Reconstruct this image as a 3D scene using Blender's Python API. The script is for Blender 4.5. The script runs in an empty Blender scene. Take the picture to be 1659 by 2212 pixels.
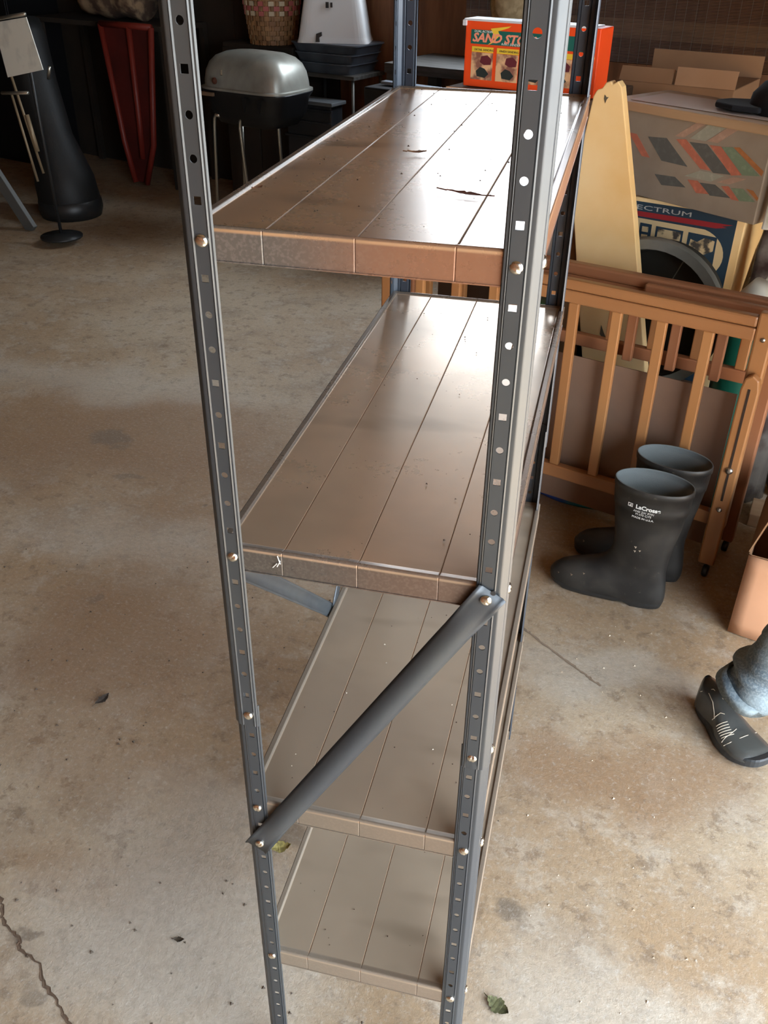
import bpy, bmesh, math, random
from mathutils import Vector, Matrix, noise
random.seed(7)
SC = bpy.context.scene
COL = SC.collection
PI = math.pi

# ------------------------------------------------------------------ camera
cam_d = bpy.data.cameras.new('camera')
cam = bpy.data.objects.new('camera', cam_d)
COL.objects.link(cam)
SC.camera = cam
FWD = Vector((-0.192222, 0.816284, -0.544731))
RGT = Vector((0.971803, 0.235579, 0.010092))
UP = Vector((-0.136565, 0.527431, 0.838550))
m = Matrix((RGT, UP, -FWD)).transposed().to_4x4()
m.translation = Vector((0.351639, -0.727108, 1.613336))
cam.matrix_world = m
cam_d.sensor_fit = 'VERTICAL'
cam_d.sensor_height = 36.0
cam_d.lens = 1971.26 / 2212 * 36.0
cam_d.clip_start = 0.02
cam_d.clip_end = 200

# ------------------------------------------------------------------ world, sun, exposure
world = bpy.data.worlds.new('sky')
SC.world = world
world.use_nodes = True
bg = world.node_tree.nodes['Background']
bg.inputs['Color'].default_value = (0.80, 0.90, 1.0, 1)
bg.inputs['Strength'].default_value = 13.0
sun_d = bpy.data.lights.new('sun', 'SUN')
sun_d.energy = 42.0
sun_d.color = (1.0, 0.86, 0.66)
sun_d.angle = math.radians(0.6)
sun = bpy.data.objects.new('sun', sun_d)
COL.objects.link(sun)
sun.rotation_euler = Vector((0.37, -0.16, 0.92)).to_track_quat('Z', 'Y').to_euler()
vs = SC.view_settings
vs.view_transform = 'Standard'
vs.look = 'None'
vs.gamma = 1.0
vs.use_curve_mapping = False
vs.exposure = 0.12
SC.cycles.use_denoising = True
SC.cycles.max_bounces = 8
SC.cycles.diffuse_bounces = 5
SC.cycles.sample_clamp_indirect = 6.0
SC.cycles.caustics_reflective = False
SC.cycles.caustics_refractive = False

# ------------------------------------------------------------------ room frame: s runs left along the back wall, off runs away from the viewer
YAW = math.radians(-19.1)
def W(s, off, z=0.0):
    return Vector((0.80 - .945 * s + .327 * off, 1.60 + .327 * s + .945 * off, z))

def portal(loc, rz, w, h, tilt=PI / 2):
    d = bpy.data.lights.new('daylight_portal', 'AREA')
    d.shape = 'RECTANGLE'; d.size = w; d.size_y = h
    d.cycles.is_portal = True
    o = bpy.data.objects.new('daylight_portal', d)
    COL.objects.link(o)
    o.location = loc
    o.rotation_euler = (tilt, 0, rz)
    return o

# ------------------------------------------------------------------ materials
def mat(name, base, rough=.6, metal=0.0, noise_scale=0, col2=None, nmix=(.4, .6), bump=0, bscale=60, spec=.5, detail=6, aniso=(1, 1, 1), coat=0):
    M = bpy.data.materials.new(name)
    M.use_nodes = True
    nt = M.node_tree
    b = nt.nodes['Principled BSDF']
    b.inputs['Base Color'].default_value = (*base, 1)
    b.inputs['Roughness'].default_value = rough
    b.inputs['Metallic'].default_value = metal
    b.inputs['Specular IOR Level'].default_value = spec
    if coat:
        b.inputs['Coat Weight'].default_value = coat
        b.inputs['Coat Roughness'].default_value = .15
    if noise_scale or bump:
        tc = nt.nodes.new('ShaderNodeTexCoord')
        mp = nt.nodes.new('ShaderNodeMapping')
        mp.inputs['Scale'].default_value = aniso
        nt.links.new(tc.outputs['Object'], mp.inputs['Vector'])
    if noise_scale:
        n = nt.nodes.new('ShaderNodeTexNoise')
        n.inputs['Scale'].default_value = noise_scale
        n.inputs['Detail'].default_value = detail
        nt.links.new(mp.outputs['Vector'], n.inputs['Vector'])
        r = nt.nodes.new('ShaderNodeValToRGB')
        r.color_ramp.elements[0].position = nmix[0]
        r.color_ramp.elements[1].position = nmix[1]
        r.color_ramp.elements[0].color = (*base, 1)
        r.color_ramp.elements[1].color = (*(col2 or base), 1)
        nt.links.new(n.outputs['Fac'], r.inputs['Fac'])
        nt.links.new(r.outputs['Color'], b.inputs['Base Color'])
    if bump:
        n2 = nt.nodes.new('ShaderNodeTexNoise')
        n2.inputs['Scale'].default_value = bscale
        n2.inputs['Detail'].default_value = 4
        nt.links.new(mp.outputs['Vector'], n2.inputs['Vector'])
        bp = nt.nodes.new('ShaderNodeBump')
        bp.inputs['Strength'].default_value = bump
        bp.inputs['Distance'].default_value = .004
        nt.links.new(n2.outputs['Fac'], bp.inputs['Height'])
        nt.links.new(bp.outputs['Normal'], b.inputs['Normal'])
    return M

class NT:
    """small helper for hand-wired node materials"""
    def __init__(s, name):
        s.M = bpy.data.materials.new(name); s.M.use_nodes = True
        s.t = s.M.node_tree; s.b = s.t.nodes['Principled BSDF']
        s.tc = s.t.nodes.new('ShaderNodeTexCoord').outputs['Object']
    def new(s, k, **kw):
        n = s.t.nodes.new(k)
        for a, v in kw.items(): setattr(n, a, v)
        return n
    def put(s, sock, v):
        if isinstance(v, bpy.types.NodeSocket): s.t.links.new(v, sock)
        else: sock.default_value = v
    def math(s, op, a, b=0.0, c=0.0, clamp=False):
        n = s.new('ShaderNodeMath', operation=op); n.use_clamp = clamp
        s.put(n.inputs[0], a); s.put(n.inputs[1], b); s.put(n.inputs[2], c)
        return n.outputs[0]
    def mapv(s, v=None, sc=(1, 1, 1), loc=(0, 0, 0), rot=(0, 0, 0)):
        n = s.new('ShaderNodeMapping')
        s.put(n.inputs['Vector'], v or s.tc)
        n.inputs['Scale'].default_value = sc; n.inputs['Location'].default_value = loc; n.inputs['Rotation'].default_value = rot
        return n.outputs[0]
    def noise(s, scale, v=None, detail=5, rough=.5, out='Fac'):
        n = s.new('ShaderNodeTexNoise')
        s.put(n.inputs['Vector'], v or s.tc)
        n.inputs['Scale'].default_value = scale; n.inputs['Detail'].default_value = detail; n.inputs['Roughness'].default_value = rough
        return n.outputs[out]
    def ramp(s, f, a, b):
        n = s.new('ShaderNodeMapRange', interpolation_type='SMOOTHSTEP')
        s.put(n.inputs[0], f); n.inputs[1].default_value = a; n.inputs[2].default_value = b
        return n.outputs[0]
    def mix(s, f, a, b):
        n = s.new('ShaderNodeMix', data_type='RGBA')
        s.put(n.inputs[0], f)
        s.put(n.inputs[6], (*a, 1) if isinstance(a, tuple) else a)
        s.put(n.inputs[7], (*b, 1) if isinstance(b, tuple) else b)
        return n.outputs[2]
    def blob(s, c, r, soft=.5, wob=0, wv=None):
        """1 inside an ellipse of radii r at c in object xy, fading out"""
        n = s.new('ShaderNodeVectorMath', operation='SUBTRACT'); s.put(n.inputs[0], wv or s.tc); n.inputs[1].default_value = (c[0], c[1], 0)
        n2 = s.new('ShaderNodeVectorMath', operation='MULTIPLY'); s.put(n2.inputs[0], n.outputs[0]); n2.inputs[1].default_value = (1 / r[0], 1 / r[1], 0)
        n3 = s.new('ShaderNodeVectorMath', operation='LENGTH'); s.put(n3.inputs[0], n2.outputs[0])
        return s.math('SUBTRACT', 1.0, s.ramp(n3.outputs['Value'], 1 - soft, 1 + soft * .3))
    def bump(s, h, strength, dist=.004):
        n = s.new('ShaderNodeBump'); s.put(n.inputs['Height'], h)
        n.inputs['Strength'].default_value = strength; n.inputs['Distance'].default_value = dist
        s.put(s.b.inputs['Normal'], n.outputs[0])
    def set(s, k, v): s.put(s.b.inputs[k], v)

# ------------------------------------------------------------------ geometry helpers
def link(o, parent=None):
    COL.objects.link(o)
    if parent is not None: o.parent = parent
    return o

def tag(o, label=None, cat=None, group=None, kind=None):
    if label: o['label'] = label
    if cat: o['category'] = cat
    if group: o['group'] = group
    if kind: o['kind'] = kind
    return o

def thing(name, label, cat, loc=(0, 0, 0), rz=0.0, group=None, rot=None):
    o = bpy.data.objects.new(name, None)
    o.empty_display_size = .1
    link(o)
    o.location = loc
    o.rotation_euler = rot if rot else (0, 0, rz)
    return tag(o, label, cat, group)

def room_thing(name, label, cat, s, off, z=0.0, yaw=0.0, group=None):
    return thing(name, label, cat, W(s, off, z), YAW + math.radians(yaw), group)

class B:
    def __init__(s): s.bm = bmesh.new()
    def add(s, vs, fs):
        v = [s.bm.verts.new(p) for p in vs]
        for f in fs:
            try: s.bm.faces.new([v[i] for i in f])
            except ValueError: pass
        return v
    def box(s, a, b, rot=None, piv=None):
        (x0, y0, z0), (x1, y1, z1) = a, b
        P = [Vector(p) for p in ((x0, y0, z0), (x1, y0, z0), (x1, y1, z0), (x0, y1, z0), (x0, y0, z1), (x1, y0, z1), (x1, y1, z1), (x0, y1, z1))]
        if rot is not None:
            c = Vector(piv) if piv else (Vector(a) + Vector(b)) / 2
            P = [c + rot @ (p - c) for p in P]
        s.add(P, [(0, 3, 2, 1), (4, 5, 6, 7), (0, 1, 5, 4), (1, 2, 6, 5), (2, 3, 7, 6), (3, 0, 4, 7)])
        return s
    def bar(s, p, q, w, d, upv=(0, 0, 1)):
        """rectangular bar from p to q"""
        p, q = Vector(p), Vector(q)
        t = (q - p).normalized()
        a = t.cross(Vector(upv))
        if a.length < 1e-4: a = t.cross(Vector((0, 1, 0)))
        a.normalize(); b = t.cross(a)
        P = []
        for e in (p, q):
            for i, j in ((-1, -1), (1, -1), (1, 1), (-1, 1)): P.append(e + a * i * w / 2 + b * j * d / 2)
        s.add(P, [(0, 3, 2, 1), (4, 5, 6, 7), (0, 1, 5, 4), (1, 2, 6, 5), (2, 3, 7, 6), (3, 0, 4, 7)])
        return s
    def rings(s, rings, closed=True, cap=True):
        n = len(rings[0]); V = []
        for r in rings: V.append([s.bm.verts.new(p) for p in r])
        for i in range(len(V) - 1):
            for j in range(n if closed else n - 1):
                k = (j + 1) % n
                try: s.bm.faces.new((V[i][j], V[i][k], V[i + 1][k], V[i + 1][j]))
                except ValueError: pass
        if cap and closed:
            for r, rev in ((V[0], True), (V[-1], False)):
                try: s.bm.faces.new(r[::-1] if rev else r)
                except ValueError: pass
        return V
    def tube(s, pts, r, seg=10, cap=True):
        pts = [Vector(p) for p in pts]
        rr = r if isinstance(r, (list, tuple)) else [r] * len(pts)
        R = []; a = None
        for i, p in enumerate(pts):
            t = (pts[min(i + 1, len(pts) - 1)] - pts[max(i - 1, 0)]).normalized()
            if a is None:
                a = t.cross(Vector((0, 0, 1)))
                if a.length < 1e-3: a = t.cross(Vector((0, 1, 0)))
            a = (a - t * a.dot(t)).normalized(); b = t.cross(a)
            R.append([p + (a * math.cos(2 * PI * k / seg) + b * math.sin(2 * PI * k / seg)) * rr[i] for k in range(seg)])
        s.rings(R, cap=cap)
        return s
    def lathe(s, prof, c=(0, 0, 0), seg=24, axis='z', cap=True, sx=1, sy=1):
        R = []
        for r, h in prof:
            ring = []
            for k in range(seg):
                x, y = r * math.cos(2 * PI * k / seg) * sx, r * math.sin(2 * PI * k / seg) * sy
                p = (x, y, h) if axis == 'z' else ((x, h, y) if axis == 'y' else (h, x, y))
                ring.append(Vector(c) + Vector(p))
            R.append(ring)
        s.rings(R, cap=cap)
        return s
    def prism(s, poly, h0, h1, axis='z'):
        """poly of 2-D points extruded along axis"""
        def P(p, h): return (p[0], p[1], h) if axis == 'z' else ((p[0], h, p[1]) if axis == 'y' else (h, p[0], p[1]))
        n = len(poly)
        s.add([P(p, h0) for p in poly] + [P(p, h1) for p in poly],
              [tuple(range(n))[::-1], tuple(range(n, 2 * n))] + [(i, (i + 1) % n, n + (i + 1) % n, n + i) for i in range(n)])
        return s
    def build(s, name, M, parent=None, bevel=0, smooth=False, solid=0, sub=0, seg=2, loc=None, rot=None, weld=False):
        if weld: bmesh.ops.remove_doubles(s.bm, verts=s.bm.verts, dist=1e-5)
        bmesh.ops.recalc_face_normals(s.bm, faces=s.bm.faces)
        me = bpy.data.meshes.new(name)
        s.bm.to_mesh(me); s.bm.free()
        for x in (M if isinstance(M, (list, tuple)) else [M]): me.materials.append(x)
        if smooth:
            for p in me.polygons: p.use_smooth = True
        o = bpy.data.objects.new(name, me)
        link(o, parent)
        if loc: o.location = loc
        if rot: o.rotation_euler = rot
        if solid:
            md = o.modifiers.new('solid', 'SOLIDIFY'); md.thickness = solid; md.offset = -1
        if bevel:
            md = o.modifiers.new('bevel', 'BEVEL'); md.width = bevel; md.segments = seg; md.limit_method = 'ANGLE'; md.angle_limit = math.radians(40)
            md.harden_normals = False
        if sub:
            md = o.modifiers.new('sub', 'SUBSURF'); md.levels = sub; md.render_levels = sub
        return o

def smooth_by_angle(o, ang=40):
    me = o.data
    for p in me.polygons: p.use_smooth = True
    bm = bmesh.new(); bm.from_mesh(me)
    for e in bm.edges:
        if len(e.link_faces) != 2 or e.calc_face_angle(0) > math.radians(ang): e.smooth = False
    bm.to_mesh(me); bm.free()
    return o

def text_part(name, body, size, M, parent, at, thick=.0006, bold=0, sx=1.0, shear=0, bend=None, zrot=0.0):
    """lettering standing in the local XZ plane, facing -y"""
    c = bpy.data.curves.new(name, 'FONT')
    c.body = body; c.size = size; c.extrude = thick / 2; c.offset = bold; c.shear = shear
    c.resolution_u = 2
    o = bpy.data.objects.new('tmp', c)
    COL.objects.link(o)
    dg = bpy.context.evaluated_depsgraph_get()
    me = bpy.data.meshes.new_from_object(o.evaluated_get(dg))
    bpy.data.objects.remove(o)
    me.name = name
    cz, sz = math.cos(zrot), math.sin(zrot)
    for v in me.vertices:
        x, y, z = v.co.x * sx, v.co.y, v.co.z
        x, y = x * cz - y * sz, x * sz + y * cz
        p = Vector((at[0] + x, at[1] - z, at[2] + y))
        if bend: p.y = bend(p.x, p.z) - z
        v.co = p
    me.materials.clear(); me.materials.append(M)
    return link(bpy.data.objects.new(name, me), parent)

def decal(name, polys, M, parent, y=-.0006, t=.0005):
    """thin printed patches on a face in the local XZ plane"""
    b = B()
    for p in polys: b.prism(p, y - t, y, 'y')
    return b.build(name, M, parent)

# ================================================================== SETTING
XL, XR, YF, YB, HC = -6.9, 1.75, -4.3, 2.9, 3.3     # room, in its own frame
DY0, DY1, DH = -3.3, -0.15, 2.2                     # open garage door in the right wall
WX0, WX1, WZ0, WZ1 = -2.78, -1.15, 1.38, 3.0        # window in the back wall
P0 = (0.80, 1.60, 0)

def floor_material():
    n = NT('concrete')
    big = n.noise(1.1, detail=4, rough=.55)
    mid = n.noise(4.5, detail=6, rough=.6)
    fine = n.noise(60, detail=5, rough=.7)
    c = n.mix(n.ramp(big, .38, .62), (.39, .268, .155), (.48, .385, .27))
    c = n.mix(n.math('MULTIPLY', n.ramp(mid, .48, .68), .6), c, (.25, .17, .105))
    c = n.mix(n.math('MULTIPLY', n.ramp(n.noise(9, detail=8, rough=.72), .50, .62), .6), c, (.54, .46, .36))
    c = n.mix(n.math('MULTIPLY', n.ramp(n.noise(19, detail=8, rough=.75), .52, .62), .65), c, (.21, .145, .09))
    # rust-brown stains, plus wider brown patches over the middle and far floor
    wv = n.new('ShaderNodeVectorMath', operation='ADD')
    nn = n.new('ShaderNodeTexNoise'); n.put(nn.inputs['Vector'], n.tc); nn.inputs['Scale'].default_value = 3.0; nn.inputs['Detail'].default_value = 5
    sc = n.new('ShaderNodeVectorMath', operation='SCALE'); n.put(sc.inputs[0], nn.outputs['Color']); sc.inputs[3].default_value = .45
    n.put(wv.inputs[0], n.tc); n.put(wv.inputs[1], sc.outputs[0]); v = wv.outputs[0]
    o = .225
    for cx, cy, rx, ry, k in ((-.72, .95, .42, .38, .75), (.56, .80, .30, .14, .75), (-1.0, 2.0, .8, .35, .35), (-.45, .25, .35, .08, .5),
                              (-.62, .50, .30, .16, .4), (.10, .75, .5, .5, .3), (.45, 1.75, .6, .5, .45), (-1.7, 1.7, .9, .25, .6), (-1.25, 2.0, .75, .38, .7), (-.75, 1.65, .5, .3, .5), (-.1, 1.75, .7, .25, .5)):
        bl = n.blob((cx + o, cy + o), (rx, ry), .6, wv=v)
        c = n.mix(n.math('MULTIPLY', bl, k), c, (.30, .18, .095))
    for cx, cy, rx, ry, k in ((-.25, .15, .35, .22, .75), (-.3, .42, .25, .16, .55), (.55, .15, .35, .2, .6), (.5, 1.12, .3, .1, .5), (-.95, 1.35, .5, .2, .45), (-1.6, 2.35, .9, .2, .4)):
        bl = n.blob((cx + o, cy + o), (rx, ry), .7, wv=v)
        c = n.mix(n.math('MULTIPLY', bl, k), c, (.56, .51, .43))
    for cx, cy, rx, ry, k in ((.352, .376, .036, .024, .8), (.255, .62, .05, .03, .3), (-.115, .42, .05, .06, .6), (.75, .95, .03, .02, .4), (-1.35, 1.9, .07, .04, .6), (-1.1, 1.6, .05, .03, .5),
                              (-.45, .03, .05, .02, .5), (-.9, 1.05, .02, .03, .5), (.14, 1.58, .12, .05, .5), (-.52, .10, .03, .012, .7)):
        bl = n.blob((cx + .225, cy + .225), (rx, ry), .4, wv=v) if rx > .049 else n.blob((cx + .03, cy + .03), (rx, ry), .5, wv=fine_warp(n))
        c = n.mix(n.math('MULTIPLY', bl, k), c, (.17, .135, .10))
    # dark specks, pits and droplets
    vo = n.new('ShaderNodeTexVoronoi'); n.put(vo.inputs['Vector'], n.tc); vo.inputs['Scale'].default_value = 9; vo.inputs['Randomness'].default_value = 1
    sp = n.math('MULTIPLY', n.math('SUBTRACT', 1.0, n.ramp(vo.outputs['Distance'], .03, .11)), n.ramp(n.noise(2.2), .45, .6))
    c = n.mix(n.math('MULTIPLY', sp, .65), c, (.13, .10, .07))
    vo2 = n.new('ShaderNodeTexVoronoi'); n.put(vo2.inputs['Vector'], n.tc); vo2.inputs['Scale'].default_value = 45
    sp2 = n.math('MULTIPLY', n.math('SUBTRACT', 1.0, n.ramp(vo2.outputs['Distance'], .05, .20)), n.ramp(n.noise(6), .5, .65))
    c = n.mix(n.math('MULTIPLY', sp2, .5), c, (.16, .13, .10))
    c = n.mix(n.math('MULTIPLY', n.ramp(fine, .35, .75), .30), c, (.20, .16, .12))
    c = n.mix(n.math('MULTIPLY', n.ramp(n.noise(90, detail=6, rough=.8), .50, .72), .40), c, (.66, .63, .58))
    n.set('Base Color', c)
    n.set('Roughness', n.math('ADD', .42, n.math('MULTIPLY', mid, .3)))
    n.bump(n.math('ADD', n.noise(110, detail=6, rough=.75), n.math('MULTIPLY', n.noise(24, detail=6, rough=.7), 1.2)), .45, .004)
    return n.M

def fine_warp(n):
    nn = n.new('ShaderNodeTexNoise'); n.put(nn.inputs['Vector'], n.tc); nn.inputs['Scale'].default_value = 28; nn.inputs['Detail'].default_value = 4
    sc = n.new('ShaderNodeVectorMath', operation='SCALE'); n.put(sc.inputs[0], nn.outputs['Color']); sc.inputs[3].default_value = .06
    wv = n.new('ShaderNodeVectorMath', operation='ADD'); n.put(wv.inputs[0], n.tc); n.put(wv.inputs[1], sc.outputs[0])
    return wv.outputs[0]

def struct(name, b, M, rz=None, **k):
    o = b.build(name, M, None, **k)
    if rz is not None:
        o.location = P0; o.rotation_euler = (0, 0, rz)
    o['kind'] = 'structure'
    return o

M_floor = floor_material()
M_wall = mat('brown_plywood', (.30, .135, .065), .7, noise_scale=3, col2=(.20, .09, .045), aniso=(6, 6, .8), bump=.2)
M_wall_dark = mat('dark_shaded_boards', (.036, .024, .016), .85, noise_scale=3, col2=(.022, .016, .011))  # dark furniture boards; on the far-left wall the colour holds the shade
M_trim = mat('grey_timber', (.09, .085, .078), .7, noise_scale=5, col2=(.05, .045, .04), aniso=(1, 8, 8))

# floor slab with the control joint cut in as a shallow recess
fb = B()
fb.box((-9, -6.5, -.12), (4.6, 7.5, 0))
floor = struct('floor', fb, M_floor)
M_crack = mat('crack_dirt', (.13, .085, .055), .95)
def ground_strip(name, pts, w, M, label=None, amp=.0):
    b = B(); V = []
    for i, p in enumerate(pts):
        p = Vector(p)
        t = (Vector(pts[min(i + 1, len(pts) - 1)]) - Vector(pts[max(i - 1, 0)])).normalized()
        nrm = Vector((-t.y, t.x, 0)); ww = w * (.5 + random.random() * amp)
        V.append([p + nrm * ww + Vector((0, 0, .0012)), p + Vector((0, 0, .0004)), p - nrm * ww + Vector((0, 0, .0012))])
    b.rings(V, closed=False, cap=False)
    o = b.build(name, M, floor)
    return o
def wiggle(pts, k, a):
    out = []
    for i in range(len(pts) - 1):
        for j in range(k):
            f = j / k
            p = Vector(pts[i]).lerp(Vector(pts[i + 1]), f)
            out.append((p.x + random.uniform(-a, a), p.y + random.uniform(-a, a), 0))
    out.append(pts[-1])
    return out
crack = [(-.66, .20, 0), (-.611, .151, 0), (-.590, .12, 0), (-.572, .106, 0), (-.53, .085, 0), (-.524, .070, 0), (-.47, .051, 0), (-.437, .019, 0), (-.39, -.012, 0), (-.36, -.032, 0), (-.30, -.10, 0), (-.22, -.16, 0), (-.1, -.30, 0)]
ground_strip('floor_crack', wiggle(crack, 6, .003), .0028, M_crack, amp=.8)
M_joint = mat('joint_dirt', (.25, .185, .13), .95)
ground_strip('control_joint', wiggle([(.285, 1.221, 0), (.299, 1.209, 0), (.43, 1.10, 0), (.50, 1.045, 0)], 14, .002), .0042, M_joint, amp=.6)

# walls in the room frame
def wall_panels(w, x0, x1, z0, z1, y, n, holes=(), M=None):
    dx = (x1 - x0) / n
    for i in range(n):
        a, c = x0 + i * dx + .004, x0 + (i + 1) * dx - .004
        spans = [(z0, z1)]
        for hx0, hx1, hz0, hz1 in holes:
            if a < hx1 and c > hx0: spans = [(z0, hz0), (hz1, z1)]
        for q0, q1 in spans:
            b = B(); off = random.uniform(0, .004)
            b.box((a, y + off - .012, q0), (c, y + .0, q1))
            b.build('wall_panel', M or M_wall, w)

b = B()
b.box((XL - .1, YB, 0), (WX0, YB + .12, HC)); b.box((WX1, YB, 0), (XR + .1, YB + .12, HC))
b.box((WX0, YB, 0), (WX1, YB + .12, WZ0)); b.box((WX0, YB, WZ1), (WX1, YB + .12, HC))
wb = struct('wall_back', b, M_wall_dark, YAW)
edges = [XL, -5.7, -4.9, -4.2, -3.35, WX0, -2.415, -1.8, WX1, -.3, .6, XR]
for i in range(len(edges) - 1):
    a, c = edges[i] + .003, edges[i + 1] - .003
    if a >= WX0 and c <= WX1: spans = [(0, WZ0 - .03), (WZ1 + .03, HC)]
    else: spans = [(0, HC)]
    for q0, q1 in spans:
        bb = B(); bb.box((a, YB - .011 - .003 * (i % 2), q0), (c, YB, q1)); bb.build('wall_panel', M_wall if a > -4.0 else M_wall_dark, wb)  # far-left panels coloured near-black for the shade in that corner
# window frame (open sash, no glass shows)
b = B()
for x in (WX0, WX1 - .05): b.box((x, YB - .03, WZ0), (x + .05, YB + .1, WZ1))
b.box((WX0, YB - .04, WZ0 - .04), (WX1, YB + .1, WZ0)); b.box((WX0, YB - .03, WZ1), (WX1, YB + .1, WZ1 + .04))
win = struct('window_1', b, M_trim, YAW)
b = B(); b.box((XR, YF, 0), (XR + .12, DY0, HC)); b.box((XR, DY1, 0), (XR + .12, YB + .12, HC)); b.box((XR, DY0, DH), (XR + .12, DY1, HC))
struct('wall_right', b, M_wall, YAW)
b = B()
b.box((XR - .02, DY0 - .09, 0), (XR + .14, DY0, DH)); b.box((XR - .02, DY1, 0), (XR + .14, DY1 + .09, DH)); b.box((XR - .02, DY0 - .09, DH), (XR + .14, DY1 + .09, DH + .1))
struct('trim_1', b, M_trim, YAW)
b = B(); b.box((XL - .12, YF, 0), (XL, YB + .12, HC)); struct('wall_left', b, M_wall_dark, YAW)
b = B(); b.box((XL - .12, YF - .12, 0), (XR + .12, YF, HC)); struct('wall_front', b, M_wall, YAW)
b = B(); b.box((XL - .12, YF - .12, HC), (XR + .12, YB + .12, HC + .1)); struct('ceiling', b, mat('ceiling_boards', (.22, .17, .12), .8, noise_scale=2, col2=(.14, .10, .07)), YAW)
# ground outside
b = B(); b.box((XR + .12, -14, -.3), (30, 22, -.02)); struct('driveway', b, mat('driveway_concrete', (.52, .49, .44), .9, noise_scale=3, col2=(.42, .40, .36)), YAW)
b = B(); b.box((-20, YB + 3.12, -.3), (XR + .12, 25, -.04)); struct('yard', b, mat('yard_grass', (.10, .16, .05), .95), YAW)
mid = Vector(P0)
def RW(x, y, z):
    c, s_ = math.cos(YAW), math.sin(YAW)
    return Vector((P0[0] + x * c - y * s_, P0[1] + x * s_ + y * c, z))
portal(RW(XR + .13, (DY0 + DY1) / 2, DH / 2), YAW + PI / 2, DY1 - DY0, DH)
portal(RW((WX0 + WX1) / 2, YB + .13, (WZ0 + WZ1) / 2), YAW + PI, WX1 - WX0, WZ1 - WZ0)

# ================================================================== SHELVING UNIT
PITCH = .033528
Z0 = 1.5474                       # height of post hole number 0
XFL, XFR, XBL, XBR, DEP = -.0035, .3067, 0.0, .3015, .8209
SH = [(5, 1.3913), (15, 1.0560), (27, .6537), (37, .3184)]
RIM = .0285

def post_metal(name, c1, c2):
    n = NT(name)
    f = n.noise(9, n.mapv(sc=(1, 1, .25)), detail=5)
    n.set('Base Color', n.mix(n.ramp(f, .35, .65), c1, c2))
    n.set('Roughness', n.math('ADD', .30, n.math('MULTIPLY', n.noise(30), .18)))
    n.set('Metallic', .35)
    n.bump(n.noise(400, detail=3), .06, .001)
    return n.M
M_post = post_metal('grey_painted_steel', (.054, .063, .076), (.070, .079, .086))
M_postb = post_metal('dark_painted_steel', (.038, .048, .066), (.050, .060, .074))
M_bolt = mat('zinc_bolt', (.72, .68, .60), .22, 1.0, bump=.1, bscale=300)

def shelf_material(name, dusty, dark, patch, seed, rough0, rough1, zt, rim, rustk):
    n = NT(name)
    v = n.mapv(loc=(seed, seed * .7, 0))
    vs_ = n.mapv(sc=(1.0, 2.6, 1), loc=(seed, 0, 0))
    a = n.noise(5, v, detail=3, rough=.5); d = n.noise(6, vs_, detail=2, rough=.4); f = n.noise(90, v, detail=4, rough=.7)
    c = n.mix(n.ramp(a, .35, .65), dusty, dark)
    c = n.mix(n.math('MULTIPLY', n.ramp(d, .54, .78), patch), c, (.085, .060, .034))
    # brown dust gathered in the groove lines
    sx = n.new('ShaderNodeSeparateXYZ'); n.put(sx.inputs[0], n.tc)
    gr = 0.0
    for gx in (.0706, .1520, .2370):
        dd = n.math('ABSOLUTE', n.math('SUBTRACT', sx.outputs['X'], gx))
        k = n.math('SUBTRACT', 1.0, n.ramp(dd, .0004, .0016))
        gr = n.math('MAXIMUM', gr, k)
    c = n.mix(n.math('MULTIPLY', gr, .75), c, (.27, .16, .09))
    # specks of dirt
    vo = n.new('ShaderNodeTexVoronoi'); n.put(vo.inputs['Vector'], v); vo.inputs['Scale'].default_value = 55
    sp = n.math('MULTIPLY', n.math('SUBTRACT', 1.0, n.ramp(vo.outputs['Distance'], .03, .08)), n.ramp(n.noise(11, v), .55, .62))
    c = n.mix(n.math('MULTIPLY', sp, .8), c, (.05, .03, .02))
    # the turned-down rims carry no settled dust: bare grey steel with a little rust
    low = n.math('MAXIMUM', n.math('SUBTRACT', 1.0, n.ramp(sx.outputs['Z'], zt - .0045, zt - .0022)), n.math('MULTIPLY', n.ramp(sx.outputs['Z'], zt - .0011, zt - .0004), .75))
    rust = n.math('MULTIPLY', n.ramp(n.math('ADD', sx.outputs['X'], n.math('MULTIPLY', a, .18)), .14, .32), rustk)
    rimc = n.mix(n.ramp(n.noise(300, detail=2), .45, .65), rim, tuple(q * (1.3 if rustk > .2 else 1.08) for q in rim))
    rimc = n.mix(rust, rimc, (.30, .14, .075))
    c = n.mix(low, c, rimc)
    n.set('Base Color', c)
    n.set('Metallic', .45 if seed == 3.1 else .28)
    n.set('Specular IOR Level', .6)
    n.set('Roughness', n.math('ADD', rough0, n.math('MULTIPLY', n.math('ADD', n.math('MULTIPLY', a, .8), n.math('MULTIPLY', f, .2)), n.math('ADD', rough1, n.math('MULTIPLY', gr, .7)))))
    n.bump(n.math('ADD', n.math('MULTIPLY', n.noise(420, v, detail=3), .5), n.math('MULTIPLY', n.noise(9, v, detail=1), .6)), .03, .002)
    return n.M
M_sh = [shelf_material('shelf_steel_top', (.54, .345, .20), (.40, .26, .16), .5, 0.0, .13, .30, SH[0][1], (.125, .115, .105), .8),
        shelf_material('shelf_steel_second', (.50, .37, .26), (.39, .295, .21), .35, 3.1, .15, .28, SH[1][1], (.115, .105, .095), .25),
        shelf_material('shelf_steel_third', (.37, .29, .21), (.31, .24, .175), .3, 6.3, .26, .30, SH[2][1], (.20, .17, .135), .1),
        shelf_material('shelf_steel_bottom', (.41, .33, .245), (.35, .28, .205), .3, 9.7, .28, .30, SH[3][1], (.25, .21, .165), .1)]

unit = thing('shelving_unit', 'tall grey perforated steel shelving unit with four dusty brown shelves and a diagonal brace', 'shelving', (0, 0, 0))

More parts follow.
